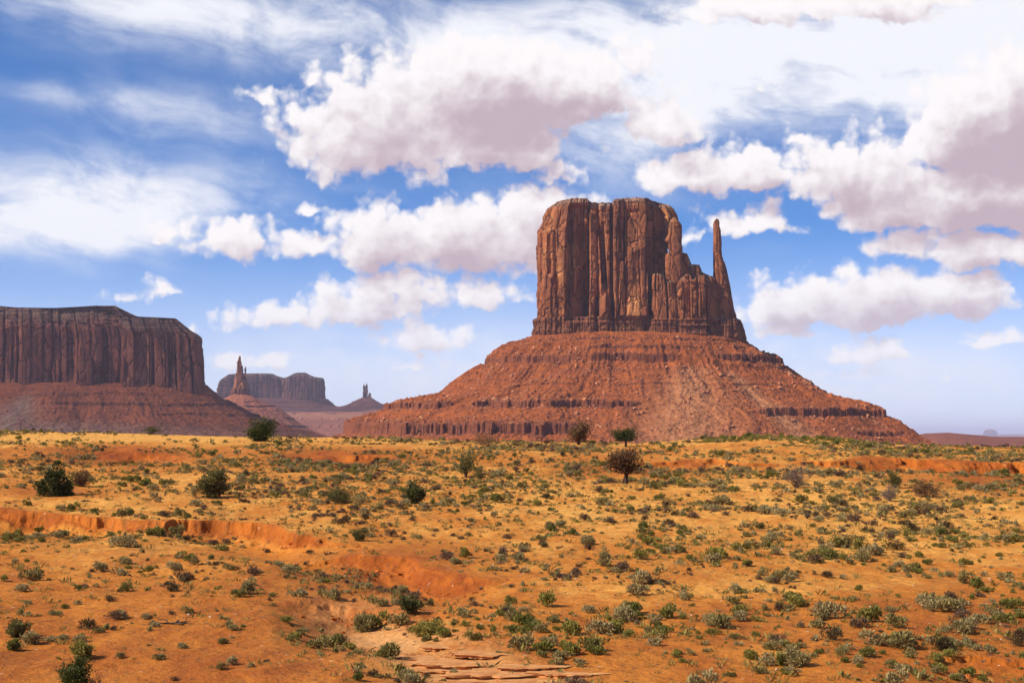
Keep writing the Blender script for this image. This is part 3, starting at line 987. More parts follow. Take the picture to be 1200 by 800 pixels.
# ---- the long mesa on the left, 3 km away
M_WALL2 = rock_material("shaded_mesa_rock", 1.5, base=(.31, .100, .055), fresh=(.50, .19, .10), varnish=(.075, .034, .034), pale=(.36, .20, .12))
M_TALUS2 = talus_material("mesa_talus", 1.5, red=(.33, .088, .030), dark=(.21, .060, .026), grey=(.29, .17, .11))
mesa = empty("long_mesa", (-1000, 3300, -40), "long flat-topped mesa in cloud shadow with a sheer dark cliff above its debris apron", "mesa")
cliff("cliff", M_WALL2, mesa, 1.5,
      xl=[(350, -190), (460, -195)], xr=[(356, 205), (380, 216), (388, 223), (394, 230), (398, 232), (430, 234), (462, 236)],
      top=[(-200, 357), (0, 358.5), (40, 361), (75, 361.5), (96, 360), (105, 358), (135, 358.6), (137, 362), (141, 370), (170, 372.5), (205, 373.5), (210, 377), (222, 387), (236, 396)],
      y_base=462, depth=64, dy=34, seed=51, n=7, cap=24, res=.62, rowres=.5,
      batter=[(356, 30), (361, 26), (362, 21), (367, 18), (368, 12), (373, 10), (374, 5), (379, 3.5), (381, 0), (455, -1)],
      feats=[(-20, 13, 390, 450, 3, 1.5, 5), (13, 16.5, 380, 445, 6, 1.0, 6), (16, 74, 396, 450, 2, 5, 6), (78, 88, 378, 448, 5, 1.2, 4), (88, 120, 384, 455, -4, 2, 4), (120, 126, 384, 455, 4, 1.5, 4), (126, 158, 380, 455, -2, 2, 4),
             (158, 172, 392, 452, 5, 2, 5), (176, 180, 386, 455, 5, 1, 5), (196, 206, 392, 452, 4, 2, 4)],
      levels=((46, 9.0, 3.0, 70), (21, 5.0, 2.2, 40), (8, 2.0, 1.4, 20)))
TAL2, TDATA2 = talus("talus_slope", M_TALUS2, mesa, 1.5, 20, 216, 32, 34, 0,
      {"left": [(0, 448), (200, 540)], "front": [(0, 448), (14, 455), (40, 468), (80, 488), (110, 499), (150, 508), (230, 540)],
       "right": [(0, 450), (10, 460), (26, 471), (60, 488), (100, 503), (140, 515), (230, 545)]},
      ledges=[(462, 1.6, -50, 260, .5), (474, 1.6, 60, 330, .9), (486, 1.6, 200, 380, .7)], seed=61, ncol=900, res=1.0, rubble=.75,
      scree=[(38, 462, 40, 500, 26), (10, 490, 30, 508, 200)], th0=200, th1=370)

# ---- slender tower and its cone, 5 km
M_WALL3 = rock_material("far_red_rock", 2.5, base=(.30, .11, .055), varnish=(.10, .045, .035))
M_TALUS3 = talus_material("far_talus", 2.5, red=(.26, .080, .036), dark=(.19, .062, .034))
tower = empty("rock_tower_butte", (-790, 5000, -40), "tapering rock tower with a small side pinnacle standing on a dark debris cone", "butte")
cliff("rock_spire", M_WALL3, tower, 2.5, xl=[(416, 279.2), (425, 277.6), (437, 276), (450, 274.2), (458, 272.7), (468, 272)], xr=[(416, 282), (424, 283.4), (431, 285), (440, 287), (450, 290), (470, 292)],
      top=[(276, 420), (279.5, 418), (281, 417.4), (284, 420)], y_base=472, depth=13, seed=71, n=3, foot=455, cap=.5, res=.35, rowres=.35, levels=((4.5, 2.2, 1.6, 12), (2.0, 1.2, 1.0, 6)))
cliff("pinnacle", M_WALL3, tower, 2.5, xl=[(428, 286.3), (440, 286), (470, 285)], xr=[(428, 288.8), (440, 289), (450, 289.8), (470, 291)], top=[(286, 431.5), (287.5, 430), (289, 431)], y_base=470, depth=5, dy=-2, seed=73, n=3, foot=456, cap=.4, res=.35, rowres=.35,
      levels=((1.6, .5, .3, 6),))
talus("talus_slope", M_TALUS3, tower, 2.5, 282, 9, 7, 0, 0,
      {"left": [(0, 462), (14, 468.5), (30, 474), (60, 488), (100, 520)], "front": [(0, 462), (16, 470), (32, 478), (60, 492), (90, 512), (110, 525)],
       "right": [(0, 462), (18, 471), (36, 479), (53, 491), (66, 500), (88, 511), (110, 525)]},
      ledges=[(470, .9, 240, 330, .8), (476, 1.0, 240, 340, .8), (490, 1.2, 290, 380, .9), (500, 1.2, 290, 390, .8)], seed=75, ncol=620, res=.5, rubble=.35)

# ---- far mesa and castle butte on their plateau, 8 km
M_WALL4 = rock_material("distant_rock", 4.0, base=(.28, .11, .06), varnish=(.10, .05, .04))
M_TALUS4 = talus_material("distant_talus", 4.0, red=(.25, .085, .045), dark=(.18, .065, .04))
far_mesa = empty("distant_mesa", (-1120, 8000, -40), "distant hazy double mesa with a domed right half, behind the slender rock tower", "mesa")
cliff("cliff", M_WALL4, far_mesa, 4.0, xl=[(430, 258), (445, 257), (450, 255.5), (470, 254)], xr=[(430, 336), (445, 341), (475, 346)],
      top=[(254, 449), (258, 445), (268, 438.8), (280, 438.3), (300, 438.6), (320, 438.4), (323, 440), (330, 443.0), (346, 444)], y_base=474, depth=22, dy=20, seed=81, n=4, cap=5, res=.45, rowres=.45,
      levels=((14, 3.2, 2.6, 30), (5, 1.3, 1.2, 14)))
cliff("cliff", M_WALL4, far_mesa, 4.0, xl=[(430, 331), (475, 329)], xr=[(430, 379.6), (445, 380.2), (475, 381.8)],
      top=[(329, 443.6), (338, 442), (341, 440), (346, 437.6), (352, 437.2), (358, 437), (362, 439.6), (367, 442), (374, 443), (381, 443.4)], y_base=474, depth=22, dy=12, seed=83, n=5, cap=4, res=.45, rowres=.45,
      levels=((12, 2.6, 2.4, 30), (4.5, 1.2, 1.1, 14)))
talus("talus_slope", M_TALUS4, far_mesa, 4.0, 318, 64, 12, 18, 0,
      {"left": [(0, 466), (40, 482), (90, 500)], "front": [(0, 466), (12, 471), (26, 478), (50, 486), (90, 500)], "right": [(0, 467), (10, 475.5), (22, 478.5), (60, 486), (90, 500)]},
      ledges=[(472, .9, 240, 400, .7), (477, .8, 240, 400, .7)], seed=85, ncol=500, res=.7, rubble=.3)
castle = empty("castle_butte", (-680, 8000, -40), "tiny distant butte crowned by twin rock fingers, just left of the great butte's debris slope", "butte")
for (x0, x1, yt, sd_, dp, nm) in [(425.1, 428.1, 448.8, 91, 4, "rock_finger"), (427.9, 431.2, 448.2, 92, 4, "rock_finger"), (431, 435.8, 460.2, 93, 6, "rock_block")]:
    cliff(nm, M_WALL4, castle, 4.0, xl=[(yt - 2, x0 + .7), (yt + 4, x0 + .4), (470, x0 - .3)], xr=[(yt - 2, x1 - .8), (yt + 4, x1 - .4), (470, x1 + .3)],
          top=[(x0, yt + .7), (.5 * (x0 + x1), yt), (x1, yt + .5)], y_base=470, depth=dp, seed=sd_, n=3, cap=.3, res=.25, rowres=.3, levels=((1.6, .45, .3, 6), (.9, .3, .2, 4)))
talus("talus_slope", M_TALUS4, castle, 4.0, 430.4, 5.5, 4, 0, 0,
      {"left": [(0, 465.5), (8, 469), (20, 475), (40, 479), (80, 492)], "front": [(0, 466), (10, 470), (22, 476), (50, 484), (80, 494)], "right": [(0, 466), (8, 471.5), (16, 475), (28, 477.5), (40, 480), (80, 492)]},
      ledges=[(472, .7, 400, 470, .8), (477, .7, 380, 480, .8)], seed=95, ncol=420, res=.5, rubble=.25)


# ---- plateau under them, low ridge on the right, blue mesa on the horizon
def plateau():
    S = 3.6
    px = np.linspace(150, 600, 520); r = np.linspace(0, 1, 150)
    PX, R = np.meshgrid(px, r)
    Dp = 5200 + 3400 * R
    rowf = np.interp(R, [0, .12, .25, .45, .62, .75, 1], [514, 505, 497, 491, 485, 479.5, 477.5])
    rim = np.interp(PX, [150, 360, 460, 480, 520, 600], [0, 0, 0, 2, 14, 40])
    row = rowf + rim * R
    row = row + fbm((PX) / 24, R * 6, oct=5, seed=101, gain=.6) * 1.4 * (1 - R * .6)
    for lv in (484, 491, 499):
        l2 = lv + fbm(PX / 30, R * 3, oct=3, seed=lv) * 1.4
        u = (row - l2) / 2.2
        row = np.where(np.abs(u) < 1, l2 + 2.2 * np.sign(u) * np.abs(u) ** .3, row)
    X = (PX - 600) / F * Dp; Z = (HOR - row) / F * Dp
    V = np.stack([X, Dp, Z], -1).reshape(-1, 3)
    z0 = np.zeros(PX.size)
    sc = np.exp(-((row - 487) / 2.2) ** 2) * .8
    me = mesh_from("plateau", V, grid_faces(*PX.shape), M_TALUS4, {"scree": sc.ravel(), "ledge": z0})
    return tag(obj("plateau", me), kind="structure")


plateau()


def ridge(name, D, pts, depth, seed, mat, drop=60, nx=420, ny=70, rough=1.0):
    pts = np.array(pts, float)
    px = np.linspace(pts[0, 0], pts[-1, 0], nx); r = np.linspace(-1, 1, ny)
    PX, R = np.meshgrid(px, r)
    S = D / F
    crest = np.interp(PX, pts[:, 0], pts[:, 1])
    row = crest + (np.abs(R) ** 1.3) * drop / S * 1.0
    row = row + fbm(PX / 30, R * 3, oct=5, seed=seed, gain=.6) * 2.0 * rough * np.clip(np.abs(R) * 3, .15, 1)
    Y = D + R * depth
    V = np.stack([(PX - 600) * S, Y, (HOR - row) * S], -1).reshape(-1, 3)
    z0 = np.zeros(PX.size)
    me = mesh_from(name, V, grid_faces(ny, nx), mat, {"scree": z0, "ledge": z0, "cap": z0, "foot": z0})
    return tag(obj(name, me), kind="structure")


M_RIDGE = talus_material("dark_ridge_soil", 1.6, red=(.20, .062, .034), dark=(.145, .048, .030))
ridge("hill", 3200, [(960, 528), (1020, 519), (1060, 512), (1085, 507.5), (1110, 506.5), (1135, 509), (1160, 511), (1200, 511.5), (1260, 512), (1400, 514)], 420, 111, M_RIDGE, drop=62)
blue = empty("horizon_mesa", (11300, 40000, -45), "very far pale blue flat mesa on the horizon at the right edge", "mesa")
cliff("cliff", M_WALL4, blue, 20.0, xl=[(500, 1153), (513, 1150)], xr=[(500, 1167), (513, 1169)], top=[(1145, 505), (1154, 504), (1160, 503.4), (1168, 504.4), (1172, 506)], y_base=513.5, depth=20, seed=121, n=9, cap=.5, res=.5, rowres=.5, levels=((5, .8, .6, 10),), relief_scale=.08)
ridge("hills", 42000, [(1040, 514), (1120, 511), (1145, 508.8), (1180, 508.4), (1230, 508.2), (1300, 509), (1400, 510)], 2600, 115, M_WALL4, drop=140, rough=.3)

# ------------------------------------------------------------------ plants
def plant_material(name, c1, c2, c3, trans=.25):
    """leaf colours vary from plant to plant and from sprig to sprig"""
    m, t, p, out = material(name)
    oi = t.new("ShaderNodeObjectInfo").outputs["Random"]
    r = t.math("FRACT", t.math("ADD", oi, t.attr("plant")))
    c = t.mix(t.ss(r, .0, .5), c1, c2)
    c = t.mix(t.ss(r, .55, 1.0), c, c3)
    c = t.mix(1.0, c, t.mix(t.attr("tint"), (.55, .56, .58), (1.45, 1.42, 1.35)), "MULTIPLY")
    t.put(p.inputs["Base Color"], c)
    tr = t.new("ShaderNodeBsdfTranslucent")
    t.put(tr.inputs[0], c)
    mx = t.new("ShaderNodeMixShader")
    mx.inputs[0].default_value = trans
    t.l.new(p.outputs[0], mx.inputs[1]); t.l.new(tr.outputs[0], mx.inputs[2])
    t.l.new(mx.outputs[0], out.inputs[0])
    return m


def wood_material(name, c):
    m, t, p, out = material(name)
    co = t.new("ShaderNodeTexCoord").outputs["Object"]
    n = t.noise(t.vec("MULTIPLY", co, (14, 14, 3)), 1, 4, .6)
    t.put(p.inputs["Base Color"], t.mix(n, tuple(.6 * v for v in c), tuple(1.4 * v for v in c)))
    bump(t, p, n, .5, .03)
    return m


M_SAGE = plant_material("sage_leaves", (.275, .205, .066), (.370, .285, .125), (.205, .170, .044))
M_GREEN = plant_material("green_leaves", (.190, .175, .038), (.270, .225, .050), (.130, .130, .030))
M_BRUSH = plant_material("dark_brush_twigs", (.105, .062, .032), (.160, .098, .060), (.070, .052, .022), .1)
M_GRASS = plant_material("dry_grass_blades", (.36, .22, .070), (.24, .19, .050), (.16, .16, .045), .3)
M_JUNIPER = plant_material("juniper_leaves", (.066, .076, .018), (.092, .098, .026), (.052, .062, .018), .2)
M_OLIVE = plant_material("olive_leaves", (.110, .105, .030), (.140, .120, .036), (.095, .100, .030), .2)
M_RUST = plant_material("withered_leaves", (.170, .085, .036), (.200, .110, .050), (.140, .070, .032), .2)
M_BARE = plant_material("bare_twigs", (.220, .140, .100), (.250, .165, .120), (.190, .120, .085), .1)
M_WOOD = wood_material("dark_wood", (.085, .055, .036))
M_GREYWOOD = wood_material("grey_wood", (.170, .110, .075))


def unit(v):
    return v / np.maximum(np.linalg.norm(v, axis=-1, keepdims=True), 1e-9)


def sprigs(P, Dv, L, W, rng):
    """diamond shaped leaf sprigs: (n,4,3)"""
    n = len(P)
    Dv = unit(Dv)
    side = unit(np.cross(Dv, rng.normal(size=(n, 3)))) * np.reshape(W, (-1, 1))
    tip = P + Dv * np.reshape(L, (-1, 1))
    midp = P + Dv * np.reshape(L, (-1, 1)) * .55
    return np.stack([P, midp + side, tip, midp - side], 1)


def shrub_quads(kind, n, seed):
    rng = np.random.default_rng(seed)
    if kind == "grass":
        k = n
        base = rng.normal(size=(k, 3)) * (.16, .16, 0)
        Dv = np.concatenate([rng.normal(size=(k, 2)) * .45, np.ones((k, 1))], 1)
        return sprigs(base, Dv, rng.uniform(.30, .75, k), rng.uniform(.025, .055, k), rng)
    # a few lobes make an uneven mound
    m = rng.integers(3, 6)
    lob = np.stack([rng.uniform(-.24, .24, m), rng.uniform(-.24, .24, m), rng.uniform(.06, .22, m), rng.uniform(.16, .28, m)], 1)
    pick = rng.integers(0, m, n)
    d = unit(rng.normal(size=(n, 3))); d[:, 2] = np.abs(d[:, 2]) * 1.05 - .12
    rad = rng.uniform(.25, 1, n) ** .5
    C = lob[pick]
    P = C[:, :3] + d * (C[:, 3] * rad)[:, None] * (1.0, 1.0, 1.15)
    P[:, 2] = np.maximum(P[:, 2], .01)
    up = {"sage": .5, "green": 1.0, "brush": .35}[kind]
    Dv = d + rng.normal(size=(n, 3)) * .55 + (0, 0, up)
    L = rng.uniform(.07, .16, n); W = rng.uniform(.018, .040, n)
    if kind == "brush":
        L = L * 1.5; W = W * .55
    Q = sprigs(P, Dv, L, W, rng)
    # stems from the root
    k = n // 9
    e = C[:k, :3] + d[:k] * (C[:k, 3] * .9)[:, None]
    s0 = rng.normal(size=(k, 3)) * (.05, .05, 0)
    st = sprigs(s0, e - s0, np.linalg.norm(e - s0, axis=1), np.full(k, .010), rng)
    return np.concatenate([Q, st])


def quads_mesh(name, Q, mat, rng, plant=None):
    n = len(Q)
    at_ = {"tint": rng.uniform(0, 1, n).astype(np.float32)}
    if plant is not None:
        at_["plant"] = plant
    return mesh_from(name, Q.reshape(-1, 3), np.arange(4 * n).reshape(n, 4), mat, at_)


RNG = np.random.default_rng(11)
KINDS = {
    "sagebrush": ("sage", M_SAGE, 520, "low grey-green sagebrush mound growing on the open desert soil", "shrub", "grey-green sagebrush across the desert floor"),
    "green_shrub": ("green", M_GREEN, 520, "low bright green shrub growing on the open desert soil", "shrub", "bright green shrubs across the desert floor"),
    "dry_brush": ("brush", M_BRUSH, 420, "low dark brown twiggy brush on the open desert soil", "shrub", "dark twiggy brush across the desert floor"),
}
TREES = []      # (x, Y, radius) kept free of small shrubs


def scatter(n, seed):
    """shrub places on the near slope: (x, Y, px, row)"""
    rng = np.random.default_rng(seed)
    Y = np.sqrt(rng.uniform(52 ** 2, 246 ** 2, n))
    px = rng.uniform(-70, 1270, n)
    x = (px - 600) / F * Y
    z = ground_z(px, Y)
    row = HOR - z / Y * F
    d = .56 + .95 * fbm(x / 15, Y / 18, oct=3, seed=71) + .55 * vnoise(x / 3.6, Y / 4.2, seed=72)
    d = d * (1 - .97 * blob(px, row, 110, 512, 200, 8)) * (1 - .85 * blob(px, row, 150, 586, 120, 12)) * (1 - .8 * blob(px, row, 40, 572, 80, 10))
    wx = np.interp(Y, [56, 60, 66, 72, 78, 86], [610, 570, 520, 470, 432, 410])
    d = d * (1 - .95 * np.exp(-(((px - wx) / F * Y) / 2.4) ** 2) * (Y < 82))
    d = d * np.interp(row, [505, 530, 600, 660, 720, 800], [1.0, 1.0, .85, 1.05, 1.2, 1.1])
    d = d * (1 - .5 * blob(px, row, 200, 720, 160, 60)) * (1 + .35 * sst(px, 520, 900))
    d = d * (1 - .6 * blob(px, row, 1130, 556, 90, 12))
    keep = rng.uniform(0, 1, n) < d
    _, c = relief(px[keep], Y[keep])
    k2 = c < .35
    return x[keep][k2], Y[keep][k2], px[keep][k2], row[keep][k2]


def plant_field():
    x, Y, px, row = scatter(13500, 5)
    rng = np.random.default_rng(6)
    # many shrubs have smaller neighbours crowding round them
    clump = fbm(x / 22, Y / 22, oct=2, seed=91)
    par = np.where(rng.uniform(0, 1, len(x)) < .22 + .5 * np.clip(clump, 0, 1))[0]
    rep = np.repeat(par, rng.integers(1, 5, len(par)))
    x = np.concatenate([x, x[rep] + rng.normal(size=len(rep)) * .75]); Y = np.concatenate([Y, Y[rep] + rng.normal(size=len(rep)) * .95])
    big = np.concatenate([np.ones(len(px)) + .35 * np.isin(np.arange(len(px)), par), np.full(len(rep), .72)])
    px = 600 + F * x / Y
    row = HOR - gz(x, Y) / Y * F
    for (tx, ty, tr) in TREES:
        k = np.hypot(x - tx, (Y - ty) * .6) > tr
        x, Y, px, row, big = x[k], Y[k], px[k], row[k], big[k]
    n = len(x)
    size = np.clip(rng.lognormal(-.88, .50, n) * big, .13, 1.25)
    g = fbm(x / 18, Y / 18, oct=3, seed=81) + rng.normal(size=n) * .42
    g = g + .8 * blob(px, row, 930, 516, 140, 9) - .25 * blob(px, row, 300, 660, 260, 70)
    names = np.where(g > .40, "green_shrub", np.where(g < -.30, "dry_brush", "sagebrush"))
    size = size * np.where(names == "dry_brush", .78, np.where(names == "green_shrub", 1.0, 1.0))
    z = gz(x, Y)
    for nm, (kind, mat, nq, label, cat, group) in KINDS.items():
        idx = np.where(names == nm)[0]
        order = idx[np.argsort(-(size[idx] / Y[idx]))]
        inview = (px[order] > -15) & (px[order] < 1215) & (row[order] < 812) & (Y[order] < 242)
        first = order[inview][:300]
        rest = np.setdiff1d(order, first)
        meshes = [quads_mesh(nm, shrub_quads(kind, nq, 100 + k), mat, RNG) for k in range(7)]
        for i in first:
            o = bpy.data.objects.new(nm, meshes[int(rng.integers(7))])
            COL.objects.link(o)
            o.location = (x[i], Y[i], z[i] - .03)
            o.rotation_euler = (0, 0, rng.uniform(0, 6.28))
            f = float(size[i])
            o.scale = (f * rng.uniform(.85, 1.3), f * rng.uniform(.85, 1.15), f * rng.uniform(.9, 1.3))
            tag(o, label, cat, group)
        # the many small ones farther off
        protos = [shrub_quads(kind, 90, 300 + k) for k in range(5)]
        parts, pl = [], []
        for k in range(5):
            sel = rest[k::5]
            if not len(sel):
                continue
            an = rng.uniform(0, 6.28, len(sel)); ca, sa = np.cos(an), np.sin(an)
            pr = protos[k].reshape(-1, 3).copy(); c0 = protos[k].mean(1, keepdims=True)
            pr = (c0 + (protos[k] - c0) * 1.9).reshape(-1, 3)
            sx = size[sel] * rng.uniform(.85, 1.3, len(sel)); sz = size[sel] * rng.uniform(.9, 1.3, len(sel))
            X = (pr[None, :, 0] * ca[:, None] - pr[None, :, 1] * sa[:, None]) * sx[:, None] + x[sel][:, None]
            Yv = (pr[None, :, 0] * sa[:, None] + pr[None, :, 1] * ca[:, None]) * sx[:, None] + Y[sel][:, None]
            Z = pr[None, :, 2] * sz[:, None] + z[sel][:, None] - .03
            parts.append(np.stack([X, Yv, Z], -1).reshape(-1, 4, 3))
            pl.append(np.repeat(rng.uniform(0, 1, len(sel)), len(protos[k])))
        o = obj(nm + "_cover", quads_mesh(nm + "_cover", np.concatenate(parts), mat, rng, np.concatenate(pl)))
        tag(o, "small far-off " + {"sagebrush": "grey-green sagebrush", "green_shrub": "green shrubs", "dry_brush": "dark brush"}[nm] + " dotting the desert slope", "shrubs", kind="stuff")
        print("PLANTS", nm, len(first), len(rest))
    # tufts of dry grass and seedlings
    x, Y, px, row = scatter(26000, 15)
    n = len(x); z = gz(x, Y)
    parts, pl = [], []
    for k in range(6):
        sel = np.arange(n)[k::6]
        pr = shrub_quads("grass", 12, 500 + k).reshape(-1, 3)
        f = np.clip(rng.lognormal(-1.25, .40, len(sel)), .12, .65)
        an = rng.uniform(0, 6.28, len(sel)); ca, sa = np.cos(an), np.sin(an)
        X = (pr[None, :, 0] * ca[:, None] - pr[None, :, 1] * sa[:, None]) * f[:, None] * 1.5 + x[sel][:, None]
        Yv = (pr[None, :, 0] * sa[:, None] + pr[None, :, 1] * ca[:, None]) * f[:, None] * 1.5 + Y[sel][:, None]
        parts.append(np.stack([X, Yv, pr[None, :, 2] * f[:, None] + z[sel][:, None] - .02], -1).reshape(-1, 4, 3))
        pl.append(np.repeat(rng.uniform(0, 1, len(sel)), len(pr) // 4))
    o = obj("dry_grass", quads_mesh("dry_grass", np.concatenate(parts), M_GRASS, rng, np.concatenate(pl)))
    tag(o, "thin dry grass tufts scattered between the shrubs", "grass", kind="stuff")


# ------------------------------------------------------------------ trees and large bushes
def tube(pts, rad, sides=6):
    pts = np.asarray(pts, float); n = len(pts)
    tan = unit(np.gradient(pts, axis=0))
    ref = np.where(np.abs(tan[:, 2:3]) > .9, (1.0, 0, 0), (0, 0, 1.0))
    u = unit(np.cross(tan, ref)); v = np.cross(tan, u)
    a = np.linspace(0, 2 * np.pi, sides, endpoint=False)
    ring = pts[:, None] + (u[:, None] * np.cos(a)[None, :, None] + v[:, None] * np.sin(a)[None, :, None]) * np.reshape(rad, (-1, 1, 1))
    return ring.reshape(-1, 3), grid_faces(n, sides, wrap=True)


def join_tubes(tubes):
    V, Fc, o = [], [], 0
    for v, f in tubes:
        V.append(v); Fc.append(f + o); o += len(v)
    return np.concatenate(V), np.concatenate(Fc)


def tree(name, label, px, py, hpx, wpx, leaf, wood, style, seed, cat="bush", leaves=2600, stems=9, bare=0, free=1.0):
    """style: round, open, spires, umbrella, dead"""
    rng = np.random.default_rng(seed)
    Y = vis_y(px, py)
    m = Y / F
    x = (px - 600) * m
    h, w = hpx * m, wpx * m
    z = float(gz(x, Y)[0])
    root = empty(name, (x, Y, z - .04), label, cat)
    TREES.append((x, Y, free * w * .5))
    tubes, ends = [], []
    clear = {"round": .12, "open": .22, "spires": .04, "umbrella": .42, "dead": .18}[style]
    for k in range(stems):
        a = rng.uniform(0, 6.28) if style != "spires" else 6.28 * k / stems
        if style == "spires":
            q = (k > 0) * rng.uniform(.25, 1)
            rr = w * .44 * q
            hz = h * (1.0 - .72 * q ** 1.2) * rng.uniform(.85, 1.1)
        else:
            q = math.sqrt(rng.uniform(.02, 1))
            rr = .46 * w * q
            hz = h * (clear + (1 - clear) * rng.uniform(.40, 1) * math.sqrt(max(.05, 1 - .80 * q * q)))
        e = np.array([rr * math.cos(a), rr * math.sin(a) * .9, hz * .93])
        s0 = np.array([rng.normal() * .03 * w, rng.normal() * .03 * w, 0])
        if style == "spires":
            s0 = np.array([e[0] * .75, e[1] * .75, 0])
        fork = np.array([0, 0, h * clear * .8]) if style in ("umbrella",) else s0 + (0, 0, h * clear * .4)
        pts = [s0, fork + rng.normal(size=3) * .02 * w, .45 * fork + .55 * e + rng.normal(size=3) * .06 * w, e]
        pts = np.array([np.array([np.interp(t_, [0, .33, .66, 1], np.array(pts)[:, i]) for i in range(3)]) for t_ in np.linspace(0, 1, 9)])
        pts[:, 2] = np.maximum(pts[:, 2], 0)
        r0 = max(.018, .022 * h) * (1.7 if style == "umbrella" else 1.0)
        tubes.append(tube(pts, np.linspace(r0, r0 * .16, 9)))
        ends.append((pts, rr))
        for b in range(4 + bare):
            t0 = rng.integers(3, 8)
            d = unit(rng.normal(size=3) + np.array([0, 0, .7]) + .8 * unit(e - s0))
            ln = rng.uniform(.12, .26) * max(h, w)
            q0 = pts[t0]
            br = np.stack([q0 + d * ln * t_ + rng.normal(size=3) * .015 * w * (t_ > 0) for t_ in (0, .35, .7, 1)])
            tubes.append(tube(br, np.linspace(r0 * .35, r0 * .08, 4), 4))
            ends.append((br, rr))
    V, Fc = join_tubes(tubes)
    obj("trunk", mesh_from("trunk", V, Fc, wood), root)
    # foliage in clumps round the outer ends of the limbs
    per = max(1, leaves // len(ends))
    Q = []
    cs = {"round": .070, "open": .060, "dead": .070, "umbrella": .062, "spires": .060}[style]
    for pts, rr in ends:
        lo = .18 if style in ("spires",) else .5
        t_ = rng.uniform(lo, 1.05, per)
        ii = t_ * (len(pts) - 1)
        C = np.stack([np.interp(ii, np.arange(len(pts)), pts[:, i]) for i in range(3)], 1)
        off = rng.normal(size=(per, 3)) * cs * (w + h) * .5 * (1, 1, .8)
        if style == "spires":
            off = off * (1.30 - t_)[:, None] * (1.0, 1.0, .6)
        P = C + off
        P[:, 2] = np.clip(P[:, 2], h * (.02 if style in ("round", "spires") else clear * .8), h * 1.02)
        Dv = off + rng.normal(size=(per, 3)) * .04 + np.array([0, 0, .05])
        sz = (.045 + .03 * rng.uniform(0, 1, per)) * min(2.2, max(.8, h / 1.6)) * (1.0 if style != "dead" else .8)
        Q.append(sprigs(P, Dv, sz * 1.9, sz * (.55 if style != "dead" else .28), rng))
    Q = np.concatenate(Q)
    obj("crown", quads_mesh("crown", Q, leaf, rng), root)
    return root


tree("juniper_tree", "dark cone-shaped juniper on the left of the slope above the cut bank", 67, 581, 40, 42, M_JUNIPER, M_WOOD, "spires", 1, "tree", 5200, 15)
tree("brown_bush", "rounded brown bush directly right of the cone-shaped dark juniper", 99, 569, 23, 27, M_RUST, M_GREYWOOD, "round", 2, leaves=2600, stems=10)
tree("tall_shrub", "tall olive-green shrub with a leaning cone shape left of the mid slope", 252, 583, 40, 30, M_OLIVE, M_WOOD, "round", 3, leaves=4200, stems=11)
tree("low_bush", "low grey bush at the foot of the tall olive cone-shaped shrub", 232, 583, 14, 30, M_SAGE, M_GREYWOOD, "round", 4, leaves=1500, stems=8)
tree("round_bush", "dense dark green bush with a paler skirt on its right, mid slope", 401, 589, 25, 34, M_OLIVE, M_WOOD, "round", 5, leaves=3600, stems=12)
tree("low_bush", "pale grey-green skirt bush right of the dense dark green bush", 424, 590, 10, 26, M_SAGE, M_GREYWOOD, "round", 6, leaves=1300, stems=7)
tree("upright_shrub", "upright egg-shaped olive shrub standing alone on yellow sand", 488, 589, 31, 24, M_OLIVE, M_WOOD, "round", 7, leaves=3400, stems=9)
tree("sparse_tree", "thin sparse little tree with see-through branches below the crest", 546, 559, 36, 24, M_OLIVE, M_WOOD, "open", 8, "tree", 1000, 7, 3)
tree("low_bush", "dark low bush at the foot of the thin sparse little tree", 562, 561, 16, 20, M_OLIVE, M_WOOD, "round", 9, leaves=1500, stems=8)
tree("juniper_tree", "dark round juniper on the left crest against the purple far plain", 305, 517, 30, 39, M_JUNIPER, M_WOOD, "round", 10, "tree", 5600, 14)
tree("crest_bush", "small dark flat-topped bush alone on the bright sand crest under the long mesa", 176, 509, 9, 30, M_JUNIPER, M_WOOD, "round", 11, leaves=2200, stems=10)
tree("brown_tree", "brown half-bare tree on the crest left of the umbrella-shaped juniper", 678, 521, 31, 36, M_RUST, M_WOOD, "open", 12, "tree", 2300, 13, 3)
tree("juniper_tree", "umbrella-shaped green juniper with a bare trunk on the crest under the great butte", 733, 523, 22, 33, M_JUNIPER, M_WOOD, "umbrella", 13, "tree", 5200, 14)
tree("withered_tree", "withered reddish-brown tree on a short dark trunk below the umbrella-shaped juniper", 733, 566, 41, 44, M_RUST, M_WOOD, "umbrella", 14, "tree", 3200, 14, 3)
tree("crest_bush", "wide low brown bush on the crest below the butte's left ledges", 566, 521, 13, 40, M_RUST, M_GREYWOOD, "round", 15, leaves=2400, stems=12)
tree("bare_shrub", "wide bare pinkish-grey shrub of tangled twigs in the right middle of the slope", 932, 571, 29, 48, M_BARE, M_GREYWOOD, "dead", 16, leaves=1500, stems=15, bare=5)
tree("dark_bush", "dark green bush on the right behind the pale twiggy bush", 1048, 571, 22, 24, M_OLIVE, M_WOOD, "round", 17, leaves=2400, stems=9)
tree("bare_shrub", "pale pinkish twiggy bush on the right in front of the dark green bush", 1042, 587, 24, 24, M_BARE, M_GREYWOOD, "dead", 18, leaves=1300, stems=11, bare=4)
tree("brown_bush", "broad brown bush on the right beside the orange cut bank", 1085, 582, 22, 36, M_RUST, M_GREYWOOD, "round", 19, leaves=2500, stems=12)
tree("tall_shrub", "yellowish olive shrub near the left edge of the foreground", 24, 744, 27, 30, M_OLIVE, M_WOOD, "round", 20, leaves=3400, stems=10)
tree("low_bush", "grey bush touching the right side of the yellowish olive shrub", 42, 752, 17, 22, M_SAGE, M_GREYWOOD, "round", 21, leaves=1800, stems=9)
